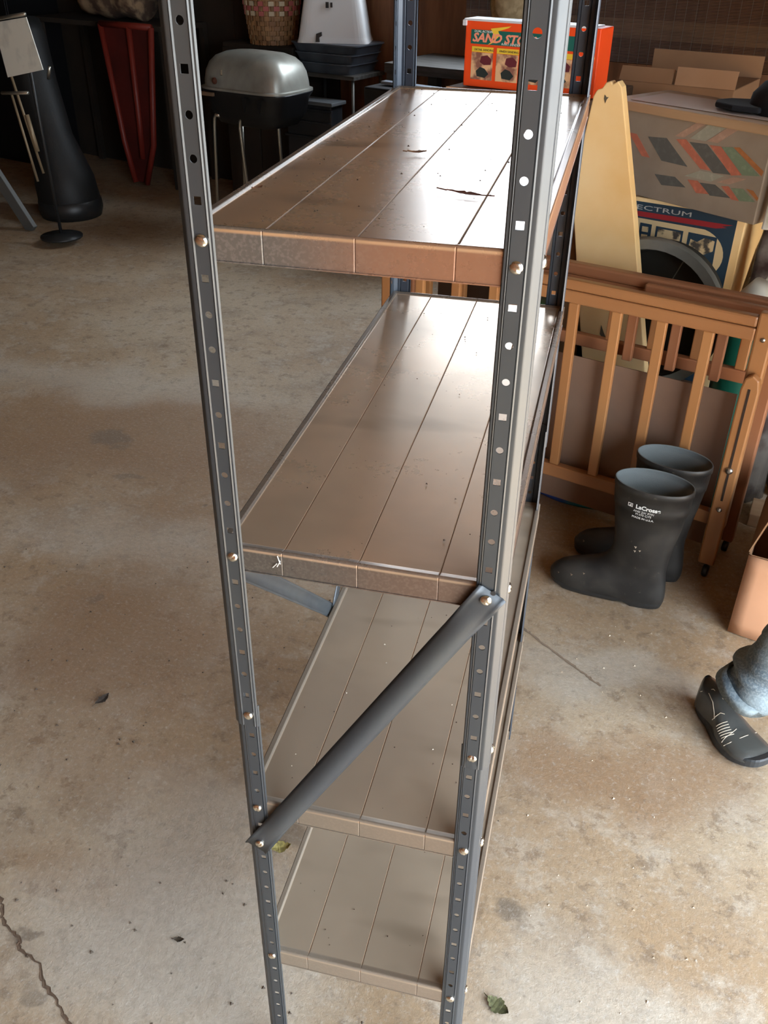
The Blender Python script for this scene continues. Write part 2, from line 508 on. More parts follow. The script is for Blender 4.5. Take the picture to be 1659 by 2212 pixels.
A_EDGE = .0312
PROF = [(.0078, 0), (.0098, .0), (.0108, .0013), (.0118, 0), (.0132, 0)]
def arm_geometry(b, corner, ax, out, zs, kinds, inner=0.0, hole_t=.0195):
    """flat sheet of one arm of an angle post: ax along the arm, out the outward normal; holes cut per cell"""
    def P(t, h, z): return corner + ax * (t + (inner if 0 else 0)) + out * (h - inner) + Vector((0, 0, z))
    t0, t1 = hole_t - .0062, hole_t + .0062
    left = [(.0076, 0), (t0 - .0026, 0), (t0 - .0014, .0009), (t0, 0)]
    right = [(t1, 0), (t1 + .0014, .0009), (t1 + .0026, 0), (A_EDGE - .0012, 0), (A_EDGE, -.0018)]
    za, zb = zs[0] + PITCH / 2, zs[-1] - PITCH / 2
    for pr in (left, right):
        b.rings([[P(t, h, z) for t, h in pr] for z in (za, zb)], closed=False, cap=False)
    hw = (t1 - t0) / 2; tc_ = hole_t; r = .0035
    for z, k in zip(zs, kinds):
        if z + PITCH / 2 <= zb: continue
        O, I = [], []
        for q in range(16):
            a = q * PI / 8; c, s = math.cos(a), math.sin(a); m_ = max(abs(c), abs(s))
            O.append(P(tc_ + c / m_ * hw, 0, z + s / m_ * PITCH / 2))
            if k == 's': I.append(P(tc_ + c / m_ * r, 0, z + s / m_ * r))
            else: I.append(P(tc_ + c * r, 0, z + s * r))
        b.rings([O, I], closed=True, cap=False)

def post(name, cx, cy, sx, sy, idx, kind_of, M, inner=0.0, label=None):
    """sx, sy: direction of the two arms from the outer corner"""
    b = B()
    zs = [Z0 - PITCH * i for i in idx]; kinds = [kind_of(i) for i in idx]
    c = Vector((cx + sx * inner, cy + sy * inner, 0))
    arm_geometry(b, c, Vector((sx, 0, 0)), Vector((0, -sy, 0)), zs, kinds)
    arm_geometry(b, c, Vector((0, sy, 0)), Vector((-sx, 0, 0)), zs, kinds)
    za, zb = zs[0] + PITCH / 2, zs[-1] - PITCH / 2
    R = .0076; arc = []
    for u, v in ((R, 0), (R - .0012, .0003), (R - .0022, .0010), (.0036, .0036), (.0010, R - .0022), (.0003, R - .0012), (0, R)): arc.append((u, v))
    b.rings([[c + Vector((sx * u, sy * v, z)) for u, v in arc] for z in (za, zb)], closed=False, cap=False)
    bmesh.ops.remove_doubles(b.bm, verts=b.bm.verts, dist=1e-6)
    bmesh.ops.recalc_face_normals(b.bm, faces=b.bm.faces)
    # make the sheet normals face outwards
    b.bm.faces.ensure_lookup_table()
    tot = sum((f.normal.dot(Vector((-sx, -sy, 0))) * f.calc_area() for f in b.bm.faces))
    if tot < 0: bmesh.ops.reverse_faces(b.bm, faces=b.bm.faces)
    me = bpy.data.meshes.new(name); b.bm.to_mesh(me); b.bm.free(); me.materials.append(M)
    o = link(bpy.data.objects.new(name, me), unit)
    md = o.modifiers.new('solid', 'SOLIDIFY'); md.thickness = .0012; md.offset = -1
    if label: o['label'] = label
    smooth_by_angle(o, 25)
    return o
up_k = lambda i: 's' if i % 5 in (1, 4) else 'c'
lo_k = lambda i: 's' if i % 5 in (3, 0) else 'c'
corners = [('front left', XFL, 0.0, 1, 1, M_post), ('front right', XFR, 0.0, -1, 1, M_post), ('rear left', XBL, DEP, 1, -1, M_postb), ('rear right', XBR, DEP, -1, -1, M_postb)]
for nm, cx, cy, sx, sy, M in corners:
    rear = sy < 0
    post('post', cx, cy, sx, sy, list(range(-9, 23)), up_k, M, 0.0, None)
    post('post', cx, cy, sx, sy, list(range(22, 46)), lo_k, M, .0016, None)

def shelf(k, zt, M):
    x0, x1, y0, y1 = -.0008, .3036, .0026, DEP - .0026
    # cross profile: (x, drop); a shoulder and a lower ledge along both long sides
    g = .0007
    xs = [(x0, RIM), (x0, .0014), (x0 + .0004, .0005), (x0 + .0013, .0), (x0 + .0070, .0), (x0 + .0078, .0004), (x0 + .0098, .0024), (x0 + .0106, .0026)]
    SD = .0026
    mid = []
    for gx in (.0706, .1520, .2370): mid += [(gx - .0009, SD), (gx, SD + g), (gx + .0009, SD)]
    xs = xs + mid + [(x0 + x1 - x, d) for x, d in xs[::-1]]
    r = .0030
    ys = [(y0, RIM, 0)] + [(y0 + r - r * math.cos(a), r - r * math.sin(a), 0) for a in [i * PI / 24 for i in range(13)]] + [(y0 + .0040, .0001, 0), (y0 + .0095, .0018, 0), (y0 + .0118, .0026, 0)]
    ys = ys + [(y0 + y1 - y, d, 0) for y, d, _ in ys[::-1]]
    b = B(); rows = []
    for j, (y, dy, _) in enumerate(ys):
        row = []
        for x, dx in xs:
            isg = any(abs(x - gx) < .0002 for gx in (.0706, .1520, .2370))
            yy = y
            if isg and dy > r * .4 and (y < y0 + r * .7 or y > y1 - r * .7): yy = y + (g if j < len(ys) / 2 else -g)
            if dx > .02 or dy > .02: d = RIM + .0012
            elif y < y0 + .0119 or y > y1 - .0119:
                flat = dx if dx < SD else 0.0        # along the front bead the tray sinks from bead height to tray height
                d = dy if dx >= SD - 1e-6 and dx < .02 else max(flat * 0, dy if dy > SD + 1e-6 or y < y0 + .0031 or y > y1 - .0031 else min(dy, dx)) if dx < .02 else max(dx, dy)
                if isg and y > y0 + .004 and y < y1 - .004: d = dy + g * min(1, dy / SD)
            else: d = dx
            ex = min(x - x0, x1 - x)                 # clipped corners so the tray sits inside the angle posts
            if ex < .0050:
                yy = max(yy, y0 + .0050 - ex) if j < len(ys) / 2 else min(yy, y1 - .0050 + ex)
            row.append(Vector((x, yy, zt + .0012 - d)))
        rows.append(row)
    b.rings(rows, closed=False, cap=False)
    # turned-in bottom lips
    b.box((x0 + .006, y0 - .0008, zt - RIM - .0012), (x1 - .006, y0 + .012, zt - RIM))
    b.box((x0 + .006, y1 - .012, zt - RIM - .0012), (x1 - .006, y1 + .0008, zt - RIM))
    b.box((x0 - .0005, y0 + .012, zt - RIM - .0012), (x0 + .012, y1 - .012, zt - RIM))
    b.box((x1 - .012, y0 + .012, zt - RIM - .0012), (x1 + .0005, y1 - .012, zt - RIM))
    o = b.build('shelf', M, unit)
    smooth_by_angle(o, 9)
    return o
labels = ['top shelf, brown with dust and dark smudges', 'second shelf, brown dusty steel', 'third shelf, light brown dusty steel', 'bottom shelf, pale brown dusty steel']
for i, (k, zt) in enumerate(SH):
    s_ = shelf(k, zt, M_sh[i]); s_['label'] = labels[i]

# one bolt head with a screwdriver slot, copied to every fixing
def bolt_mesh():
    b = B(); R = .0062; H = .0036
    prof = [(R, -.004), (R, 0), (R * .97, .0006), (R * .85, .0017), (R * .62, .0027), (R * .34, .0033), (.0004, H)]
    rings = []
    for r_, h in prof:
        ring = []
        for q in range(20):
            a = 2 * PI * q / 20; x, z = r_ * math.cos(a), r_ * math.sin(a)
            hh = h
            if abs(x) < .0007 and h > .001: hh = h - .0009
            ring.append((x, -hh, z))
        rings.append(ring)
    b.rings(rings)
    bmesh.ops.recalc_face_normals(b.bm, faces=b.bm.faces)
    me = bpy.data.meshes.new('bolt'); b.bm.to_mesh(me); b.bm.free(); me.materials.append(M_bolt)
    for p in me.polygons: p.use_smooth = True
    return me
BM = bolt_mesh()
def bolt(x, y, z, face, up=0.0):
    o = bpy.data.objects.new('bolt', BM); link(o, unit); o.location = (x, y, z)
    rz = {'front': 0, 'back': PI, 'left': -PI / 2, 'right': PI / 2}[face]
    o.rotation_euler = Matrix.Rotation(rz, 4, 'Z').to_3x3().to_4x4().to_euler()
    o.rotation_euler = (Matrix.Rotation(rz, 3, 'Z') @ Matrix.Rotation(random.uniform(-1.2, 1.2), 3, 'Y')).to_euler()
    return o
HT = .0195
for i in (5, 15, 27, 37, 22):
    z = Z0 - PITCH * i
    if i != 15: bolt(XFR - HT, 0, z, 'front')
    bolt(XFL + HT, 0, z, 'front')
    bolt(XFR, HT, z, 'right'); bolt(XFL, HT, z, 'left')
    if i != 22:
        bolt(XBR, DEP - HT, z, 'right'); bolt(XBL, DEP - HT, z, 'left')
        bolt(XBL + HT, DEP, z, 'back'); bolt(XBR - HT, DEP, z, 'back')
        bolt(XBL + .0017, DEP - HT, z + .002, 'right')
bolt(XFR - HT, -.0042, Z0 - PITCH * 15 - .002, 'front')
bolt(XFL + HT, -.0042, Z0 - PITCH * 29, 'front')

def brace(p, q, nrm, w=.0165, dep=.0058, M=None, ext=.012):
    """pressed steel strip: rounded channel in the middle, flat lugs at the bolts"""
    p, q, nrm = Vector(p), Vector(q), Vector(nrm)
    t = (q - p).normalized(); L = (q - p).length; side = t.cross(nrm)
    b = B(); rings = []
    N = 26
    for i in range(N + 1):
        f = i / N; d = -ext + f * (L + 2 * ext)
        e = min(max((min(d, L - d) - .006) / .05, 0), 1); e = e * e * (3 - 2 * e)
        row = []
        for k in range(9):
            u = -1 + 2 * k / 8
            row.append(p + t * d + side * (u * w * (1 - .1 * e)) + nrm * (.0008 + e * dep * (1 - u * u) * 1.15 + (1 - e) * (.0022 if abs(u) > .9 else 0)))
        rings.append(row)
    b.rings(rings, closed=False, cap=False)
    o = b.build('brace', M or M_post, unit, smooth=True)
    md = o.modifiers.new('solid', 'SOLIDIFY'); md.thickness = .0012
    return o
br = brace((XFR - HT, -.0014, Z0 - PITCH * 15 - .002), (XFL + HT, -.0014, Z0 - PITCH * 29), (0, -1, 0))
b = B(); b.lathe([(.0028, -.0005), (.0028, .0012)], (XFR - HT + .0065, -.0030, Z0 - PITCH * 15 + .0075), 14, 'y'); b.build('brace_hole', mat('hole_shadow', (.02, .02, .022), .9), br)
brace((XFL + .001, .030, 1.012), (XFL + .001, .402, .652), (-1, 0, 0), w=.013)
brace((XBL + .001, DEP - .03, 1.012), (XBL + .001, .425, .652), (-1, 0, 0), w=.013)

# ================================================================== CRIB (folded wooden cot side frames)
M_wood = mat('honey_pine', (.44, .205, .075), .38, noise_scale=4, col2=(.33, .14, .05), aniso=(1, 1, .12), bump=.05, coat=.3)
M_woodx = mat('honey_pine_rails', (.40, .185, .072), .38, noise_scale=4, col2=(.30, .125, .048), aniso=(.12, 1, 1), bump=.05, coat=.3)
M_woodr = mat('red_brown_pine', (.36, .15, .07), .42, noise_scale=4, col2=(.27, .11, .05), aniso=(.12, 1, 1), coat=.2)
M_steel = mat('bright_steel', (.55, .53, .50), .28, 1.0)
M_black = mat('black_plastic', (.018, .018, .018), .42)
crib = room_thing('crib', 'folded honey-coloured wooden crib frame with slats standing on castors behind the boots', 'crib', 0, 0)
def rail(name, x0, x1, z0, z1, y0, y1, M, bevel=.004):
    b = B(); b.box((x0, y0, z0), (x1, y1, z1)); return b.build(name, M, crib, bevel=bevel)
rail('top_rail', -1.13, -.045, .722, .757, 0, .026, M_woodx); rail('rail_cap', -1.13, -.045, .7575, .787, .002, .030, M_woodx, .006)
rail('bottom_rail', -1.13, -.045, .163, .205, 0, .028, M_woodx)
for x in (-.158, -.283, -.408, -.533, -.658, -.783, -.908, -1.033):
    rail('slat', x - .0145, x + .0145, .205, .722, .004, .022, M_wood, .003)
rail('stile', -.045, .0, .16, .80, .0, .030, M_wood, .006)
rail('stile', -1.17, -1.13, .16, .80, .0, .030, M_wood, .006)
# slotted corner post carrying the drop-side hardware
b = B()
poly = [(-.046, .045), (.000, .045), (.004, .60), (-.002, .632), (-.020, .645), (-.038, .632), (-.044, .60)]
b.prism(poly, -.024, -.001, 'y')
post_ = b.build('corner_post', M_wood, crib, bevel=.005)
b = B(); b.box((-.024, -.0255, .265), (-.018, -.0238, .605)); b.build('slot', mat('slot_shadow', (.035, .02, .012), .9), post_)
for z, r in ((.362, .0105), (.236, .0075)):
    b = B(); b.lathe([(r, -.024), (r, -.027), (r * .8, -.030), (r * .35, -.032), (.0004, -.0315)], (-.021, 0, z), 18, 'y'); b.build('knob', M_steel, post_, smooth=True)
b = B(); b.lathe([(.006, -.0005), (.006, -.003), (.0004, -.004)], (-.022, 0, .732), 14, 'y'); b.build('screw', M_steel, crib, smooth=True)
for x, y in ((-.02, -.012), (-.006, .15), (-1.15, .15), (-1.15, .012)):
    b = B(); b.lathe([(.004, -.008), (.016, -.008), (.018, -.005), (.018, .005), (.016, .008), (.004, .008)], (x, y, .018), 18, 'x')
    b.tube([(x, y, .018), (x, y, .06)], .004, 8)
    b.build('castor', M_black, crib, smooth=True)
rail('corner_post', -.030, .012, .04, .80, .135, .165, M_woodr, .005)
rail('corner_post', -1.17, -1.13, .04, .80, .135, .165, M_woodr, .005)
# back frame
rail('top_rail', -1.13, .012, .757, .790, .130, .165, M_woodr, .007); rail('rail_cap', -1.13, -.03, .722, .7565, .135, .163, M_woodr, .004)
rail('middle_rail', -1.13, -.03, .545, .582, .137, .163, M_woodr, .004)
for x in (-.085, -.21, -.335, -.46, -.585, -.71, -.835, -.96, -1.085):
    rail('slat', x - .0145, x + .0145, .582, .722, .140, .158, M_wood, .003)
# a third frame folded between, lying slightly askew
b = B(); b.bar((-.37, .105, .772), (.03, .085, .776), .026, .024); b.build('end_rail', M_woodr, crib, bevel=.006)
b = B(); b.bar((-.37, .125, .752), (.03, .108, .752), .02, .03); b.build('end_rail', M_woodx, crib, bevel=.005)
for x in (-.14, -.265, -.39):
    b = B(); b.box((x - .014, .098, .55), (x + .014, .116, .745)); b.build('slat', M_woodr, crib, bevel=.003)
M_board = mat('brown_hardboard', (.24, .15, .10), .6, noise_scale=3, col2=(.19, .115, .08), bump=.05)
b = B(); b.box((-1.11, .055, .06), (-.06, .0585, .548)); bb_ = b.build('mattress_board', M_board, crib); bb_['label'] = 'flat brown hardboard panel'

# ================================================================== RUBBER BOOTS
def rubber():
    n = NT('black_rubber')
    f = n.noise(14, detail=5)
    c = n.mix(n.ramp(f, .4, .7), (.017, .016, .015), (.032, .029, .025))
    c = n.mix(n.math('MULTIPLY', n.ramp(n.noise(55, detail=6, rough=.8), .63, .70), .35), c, (.30, .24, .17))
    n.set('Base Color', c)
    n.set('Roughness', n.math('ADD', .34, n.math('MULTIPLY', f, .25)))
    n.set('Specular IOR Level', .4)
    n.bump(n.noise(25, detail=3), .12, .003)
    return n.M
M_rub = rubber()
M_lining = mat('grey_knit_lining', (.16, .18, .18), .9, bump=.3, bscale=500)
M_print = mat('white_print', (.75, .75, .72), .6)
M_scuff = mat('pale_scuff', (.26, .20, .14), .8)
def boot(label, loc, rz, printed, lean=0.0, h=.39):
    root = thing('rubber_boot', label, 'boot', loc, rz, 'pair of rubber boots beside the crib')
    # horizontal slices; +x is the toe. (z, x back, x front, half width heel, half width front)
    k = h / .39
    SL = [(.012, .004, .318, .036, .046), (.022, .000, .322, .039, .050), (.040, -.001, .323, .040, .052), (.058, .000, .314, .040, .050), (.074, .002, .298, .040, .047),
          (.088, .004, .272, .040, .043), (.100, .006, .240, .040, .040), (.112, .008, .212, .041, .039), (.126, .009, .188, .042, .040), (.145, .009, .172, .044, .043),
          (.170, .007, .162, .047, .047), (.21, .002, .163, .052, .052), (.26, -.006, .170, .057, .057), (.3155, -.013, .178, .061, .061), (.3165, -.015, .180, .063, .063),
          (.335, -.016, .182, .064, .064), (.372, -.018, .185, .065, .065), (.3725, -.020, .187, .067, .067), (.386, -.020, .188, .067, .067), (h, -.018, .186, .0655, .0655)]
    N = 40
    def ring(z, xb, xf, wh, wf, inset=0.0):
        xc, rx = (xb + xf) / 2, (xf - xb) / 2 - inset
        R = []
        for q in range(N):
            a = 2 * PI * q / N; c, s_ = math.cos(a), math.sin(a)
            e = .86 if z < .12 else 1.0
            cc = math.copysign(abs(c) ** e, c); ss = math.copysign(abs(s_) ** e, s_)
            f = (c + 1) / 2
            w = wh + (wf - wh) * f
            if z < .08:   # narrow waist of the sole, toe swung a little inwards
                w *= 1 - .14 * math.exp(-((f - .42) / .16) ** 2) * (1 - z / .09)
            y = ss * (w - inset) + (.010 * (f ** 2) if z < .1 else 0)
            x = xc + cc * rx
            zz = z
            if z < .09: zz = z + .010 * max(0, f - .72) / .28 * (1 if z < .05 else .5)
            R.append(Vector((x - lean * max(0, z - .1), y, zz * (k if z > .2 else 1) if z > .2 else zz)))
        return R
    b = B()
    rs = [ring(*s_) for s_ in SL]
    b.rings(rs, cap=False)
    o = b.build('upper', M_rub, root, smooth=True)
    b = B()
    inn = [ring(*s_, inset=.0035) for s_ in SL if s_[0] > .13]
    inn = inn[::-1]
    V = b.rings([rs[-1]] + inn, cap=False)
    b.bm.faces.new(V[-1])
    b.build('lining', M_lining, root, smooth=True)
    # sole: forefoot, raised waist, heel block
    b = B()
    so = []
    for z, e in ((.0, -.003), (.006, .0), (.013, .002), (.021, .003), (.0225, .0)):
        R = ring(.012, .004, .318, .036, .046, -e)
        for p in R:
            f = p.x / .32
            lift = .0
            if z < .012:
                if .27 < f < .40: lift = .010
                elif f >= .40 and f < .9: lift = .003
                elif f >= .9: lift = .010
            p.z = z + lift if z < .012 else z + (.006 * max(0, f - .8) / .2)
        so.append(R)
    b.rings(so)
    b.build('sole', M_black, root)
    b = B()
    for (sx0, sz0, r0) in (((.262, .062, .004), (.296, .050, .003), (.230, .078, .003), (.09, .212, .004), (.083, .203, .003), (.10, .198, .0035)) if printed else ((.285, .060, .004),)):
        k = [i for i in range(len(SL)) if SL[i][0] <= sz0][-1]; g = (sz0 - SL[k][0]) / (SL[k + 1][0] - SL[k][0])
        best = min(range(N), key=lambda q: abs(rs[k][q].x - sx0) + (10 if rs[k][q].y < 0 else 0))
        c = rs[k][best].lerp(rs[k + 1][best], g); nrm = Vector(((c.x - .16) * .25, c.y, .02)).normalized()
        tx = nrm.cross(Vector((0, 0, 1))).normalized(); tz = tx.cross(nrm)
        b = B()
        b.add([c + nrm * .0016 + (tx * math.cos(a) * 1.3 + tz * math.sin(a)) * r0 * (.7 + .4 * math.sin(3 * a)) for a in [2 * PI * q / 9 for q in range(9)]], [tuple(range(9))])
        b.build('scuff_mark', M_scuff, root)
    if printed:
        bend = lambda x, z: .0668 * math.sqrt(max(0, 1 - ((x - .083) / .101) ** 2)) + .0006
        def bt(txt, size, x, z, bold=0, sx=1.0):
            # lettering runs from toe side to heel side, read from the +y flank
            c = bpy.data.curves.new('lettering', 'FONT'); c.body = txt; c.size = size; c.offset = bold; c.align_x = 'CENTER'; c.extrude = .0002
            t = bpy.data.objects.new('tmp', c); COL.objects.link(t)
            me = bpy.data.meshes.new_from_object(t.evaluated_get(bpy.context.evaluated_depsgraph_get()))
            bpy.data.objects.remove(t); me.name = 'lettering'
            for v in me.vertices:
                X = x - v.co.x * sx; Z = z + v.co.y
                w = .0600 + (Z - .3) * .055
                v.co = Vector((X - lean * (Z - .1), bend(X, Z) * (w / .0668) + .0028 + v.co.z, Z))
            me.materials.clear(); me.materials.append(M_print)
            link(bpy.data.objects.new('lettering', me), root)
        bt('LaCrosse', .0168, .081, .3375, .0005)
        bt('ANSI Z41 PT91', .0085, .090, .3265); bt('M I/75 C/75', .0085, .090, .318); bt('MADE IN U.S.A.', .0085, .090, .3075)
        # small square emblem before the name
        b = B()
        for (a0, c0, a1, c1) in ((.121, .337, .134, .339), (.121, .346, .134, .348), (.121, .337, .1225, .348), (.1325, .337, .134, .348), (.1245, .3395, .130, .3420), (.1245, .342, .1275, .3445)):
            P = []
            for X, Z in ((a0, c0), (a1, c0), (a1, c1), (a0, c1)):
                w = .0600 + (Z - .3) * .055
                P.append((X - lean * (Z - .1), bend(X, Z) * (w / .0668) + .0032, Z))
            b.add(P, [(0, 1, 2, 3)])
        b.build('emblem', M_print, root)
    return root
# toe points towards -x; mirrored flank (+y local) faces the viewer once turned half way round
boot('black rubber boot with white lettering on its shaft, the nearer of the pair', (.653, 1.405, 0), math.radians(180 - 12), True)
boot('black rubber boot without visible lettering, standing behind the lettered one', (.705, 1.545, 0), math.radians(180 - 17), False)

# ================================================================== RIGHT-HAND PILE BEHIND THE CRIB
M_cream = mat('cream_foam', (.78, .50, .20), .75, noise_scale=2.5, col2=(.84, .62, .33), bump=.06, bscale=120)
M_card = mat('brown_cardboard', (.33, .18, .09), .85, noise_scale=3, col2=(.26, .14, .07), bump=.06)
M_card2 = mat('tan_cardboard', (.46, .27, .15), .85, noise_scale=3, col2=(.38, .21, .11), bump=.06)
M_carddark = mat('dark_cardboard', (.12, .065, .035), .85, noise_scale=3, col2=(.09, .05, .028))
M_navy = mat('navy_print', (.018, .04, .065), .5)
M_white = mat('white_plastic', (.80, .82, .80), .45)
M_dkred = mat('dark_red_print', (.30, .02, .025), .5)

# cream foam board
t = room_thing('foam_panel', 'tall cream-yellow foam board with a chipped top corner leaning behind the crib', 'panel', 0, .30)
outl = [(-.275, .0), (-.391, .473), (-.491, .882), (-.585, 1.235), (-.598, 1.249), (-.612, 1.240), (-.618, 1.247), (-.632, 1.243), (-.640, 1.228), (-.655, 1.222), (-.664, 1.205), (-.676, 1.10), (-.690, .955), (-.684, .90), (-.602, .482), (-.50, .0)]
b = B(); b.prism([(x, z) for x, z in outl][::-1], .0, .035, 'y'); b.build('board', M_cream, t, bevel=.003)
M_gouge = mat('foam_gouge', (.10, .08, .05), .9)
b = B(); b.prism([(-.630, 1.212), (-.624, 1.206), (-.618, 1.207), (-.623, 1.200), (-.626, 1.190), (-.631, 1.202)], -.0012, -.0004, 'y'); b.build('gouge', M_gouge, t)
b = B(); b.prism([(-.545, .560), (-.532, .535), (-.522, .520), (-.532, .516), (-.545, .530)], -.0012, -.0004, 'y')
b.build('gouge', M_gouge, t)

# upright cardboard carton behind the foam board, carrying the orange carton
t = room_thing('cardboard_box', 'tall plain brown carton standing behind the cream foam board, under the orange carton', 'box', 0, .42)
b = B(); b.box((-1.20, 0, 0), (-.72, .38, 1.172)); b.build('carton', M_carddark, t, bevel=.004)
b = B(); b.box((-1.20, -.0008, 1.12), (-.72, 0, 1.172)); b.build('tape', M_card2, t)

# orange tool carton, lettering as printed
M_orange = mat('orange_carton', (.82, .075, .012), .45)
M_green = mat('dark_green_print', (.012, .12, .10), .45)
M_yel = mat('yellow_print', (.80, .56, .05), .5)
M_peach = mat('peach_print', (.72, .46, .26), .5, noise_scale=28, col2=(.25, .11, .08), nmix=(.45, .6))
M_maroon = mat('maroon_print', (.12, .02, .03), .5)
M_inkblk = mat('dark_print', (.02, .03, .03), .5)
M_salm = mat('salmon_lettering', (.85, .30, .20), .5)
t = room_thing('tool_carton', 'bright orange printed carton with green title band and yellow strips', 'box', .80, .45, 1.1725)
z0 = -1.1725
def Z(p): return [(x, z + z0) for x, z in p]
b = B(); b.box((-.357, 0, .002), (.080, .10, .186)); b.build('carton', M_orange, t, bevel=.003)
decal('title_band', [Z([(-.336, 1.295), (-.336, 1.334), (.06, 1.334), (.06, 1.295)])], M_green, t)
text_part('lettering', 'SAND STORM', .033, M_salm, t, (-.331, -.0014, 1.302 + z0), bold=.0012, sx=1.12, shear=.25)
text_part('lettering', 'DUAL ACTION', .0085, M_white, t, (-.325, -.0014, 1.327 + z0), sx=1.1)
text_part('lettering', '4-IN-1 SANDER', .0095, M_white, t, (-.232, -.0014, 1.2965 + z0), sx=1.0, shear=.2)
decal('lightning_flash', [Z([(-.270, 1.339), (-.202, 1.349), (-.212, 1.343), (-.245, 1.333), (-.238, 1.322), (-.262, 1.300), (-.278, 1.294), (-.256, 1.310), (-.262, 1.326)])], M_yel, t, y=-.0011)
for x in (-.331, -.245, -.158, -.072):
    decal('yellow_strip', [Z([(x, 1.273), (x, 1.288), (x + .074, 1.288), (x + .074, 1.273)])], M_yel, t)
    decal('picture_panel', [Z([(x, 1.196), (x, 1.272), (x + .074, 1.272), (x + .074, 1.196)])], M_peach, t)
    decal('picture_tool', [Z([(x + .030, 1.245), (x + .034, 1.262), (x + .055, 1.266), (x + .070, 1.255), (x + .068, 1.240), (x + .045, 1.238)])], M_maroon, t, y=-.0011)
    decal('picture_tool', [Z([(x + .022, 1.205), (x + .018, 1.220), (x + .032, 1.232), (x + .048, 1.228), (x + .062, 1.214), (x + .050, 1.202)])], M_inkblk, t, y=-.0011)
text_part('lettering', 'DETAIL SANDING', .0085, M_inkblk, t, (-.322, -.0014, 1.277 + z0))
text_part('lettering', 'FINISH SANDING', .0085, M_inkblk, t, (-.236, -.0014, 1.277 + z0))
b = B(); b.box((-.362, -.004, .184), (.06, .08, .190)); b.box((-.366, -.006, .170), (-.352, .03, .186)); pp = b.build('plastic_wrap', mat('clear_wrap', (.62, .64, .70), .25), t, bevel=.002)
b = B(); b.prism([(.045, .145), (.057, .125), (.070, .110), (.064, .088), (.050, .080)], -.0012, -.0002, 'y'); b.build('price_sticker', M_yel, t)

# dark-blue carton with the title
t = room_thing('printed_carton', 'navy and cream carton with silver lettering on its upper front, behind the round dark bin', 'box', .245, .50)
b = B(); b.box((-.45, .002, .0), (.020, .30, .905)); b.build('carton', M_cream, t, bevel=.003)
decal('navy_panel', [[(-.44, .30), (-.44, .894), (-.004, .894), (-.004, .30)]], M_navy, t, y=.0015)
circ = [(-.30, .845), (-.16, .843)]
cx, cz, rr = -.115, .765, .092
circ += [(cx + rr * math.cos(a), cz + rr * .86 * math.sin(a)) for a in [PI * .42 - i * PI * .92 / 16 for i in range(17)]]
circ += [(-.20, .66), (-.32, .60), (-.40, .70)]
M_pcream = mat('cream_print', (.62, .47, .26), .55)
decal('cream_field', [circ[::-1]], M_pcream, t, y=.0009)
M_silver = mat('silver_print', (.42, .42, .40), .4)
text_part('lettering', 'SPECTRUM', .0195, M_silver, t, (-.355, .0004, .871), bold=.0, sx=2.30)
decal('red_bar', [[(-.40, .850), (-.40, .865), (-.013, .866), (-.045, .858), (-.03, .856), (-.06, .850)]], M_dkred, t, y=.0009)
decal('picture_panel', [[(-.29, .776), (-.29, .832), (-.253, .831), (-.252, .778)], [(-.239, .765), (-.239, .829), (-.154, .827), (-.153, .762)], [(-.138, .725), (-.138, .827), (-.051, .824), (-.048, .719)]], M_navy, t, y=.0004)
M_sketch = mat('sketch_print', (.60, .45, .25), .6, noise_scale=32, col2=(.06, .05, .04), nmix=(.48, .58))
decal('picture', [[(-.282, .783), (-.282, .798), (-.262, .798), (-.262, .783)], [(-.282, .806), (-.282, .822), (-.262, .822), (-.262, .806)], [(-.232, .770), (-.232, .823), (-.160, .822), (-.159, .768)], [(-.134, .758), (-.128, .808), (-.108, .802), (-.086, .818), (-.056, .812), (-.056, .782), (-.085, .765), (-.100, .742)]], M_sketch, t, y=-.0001)

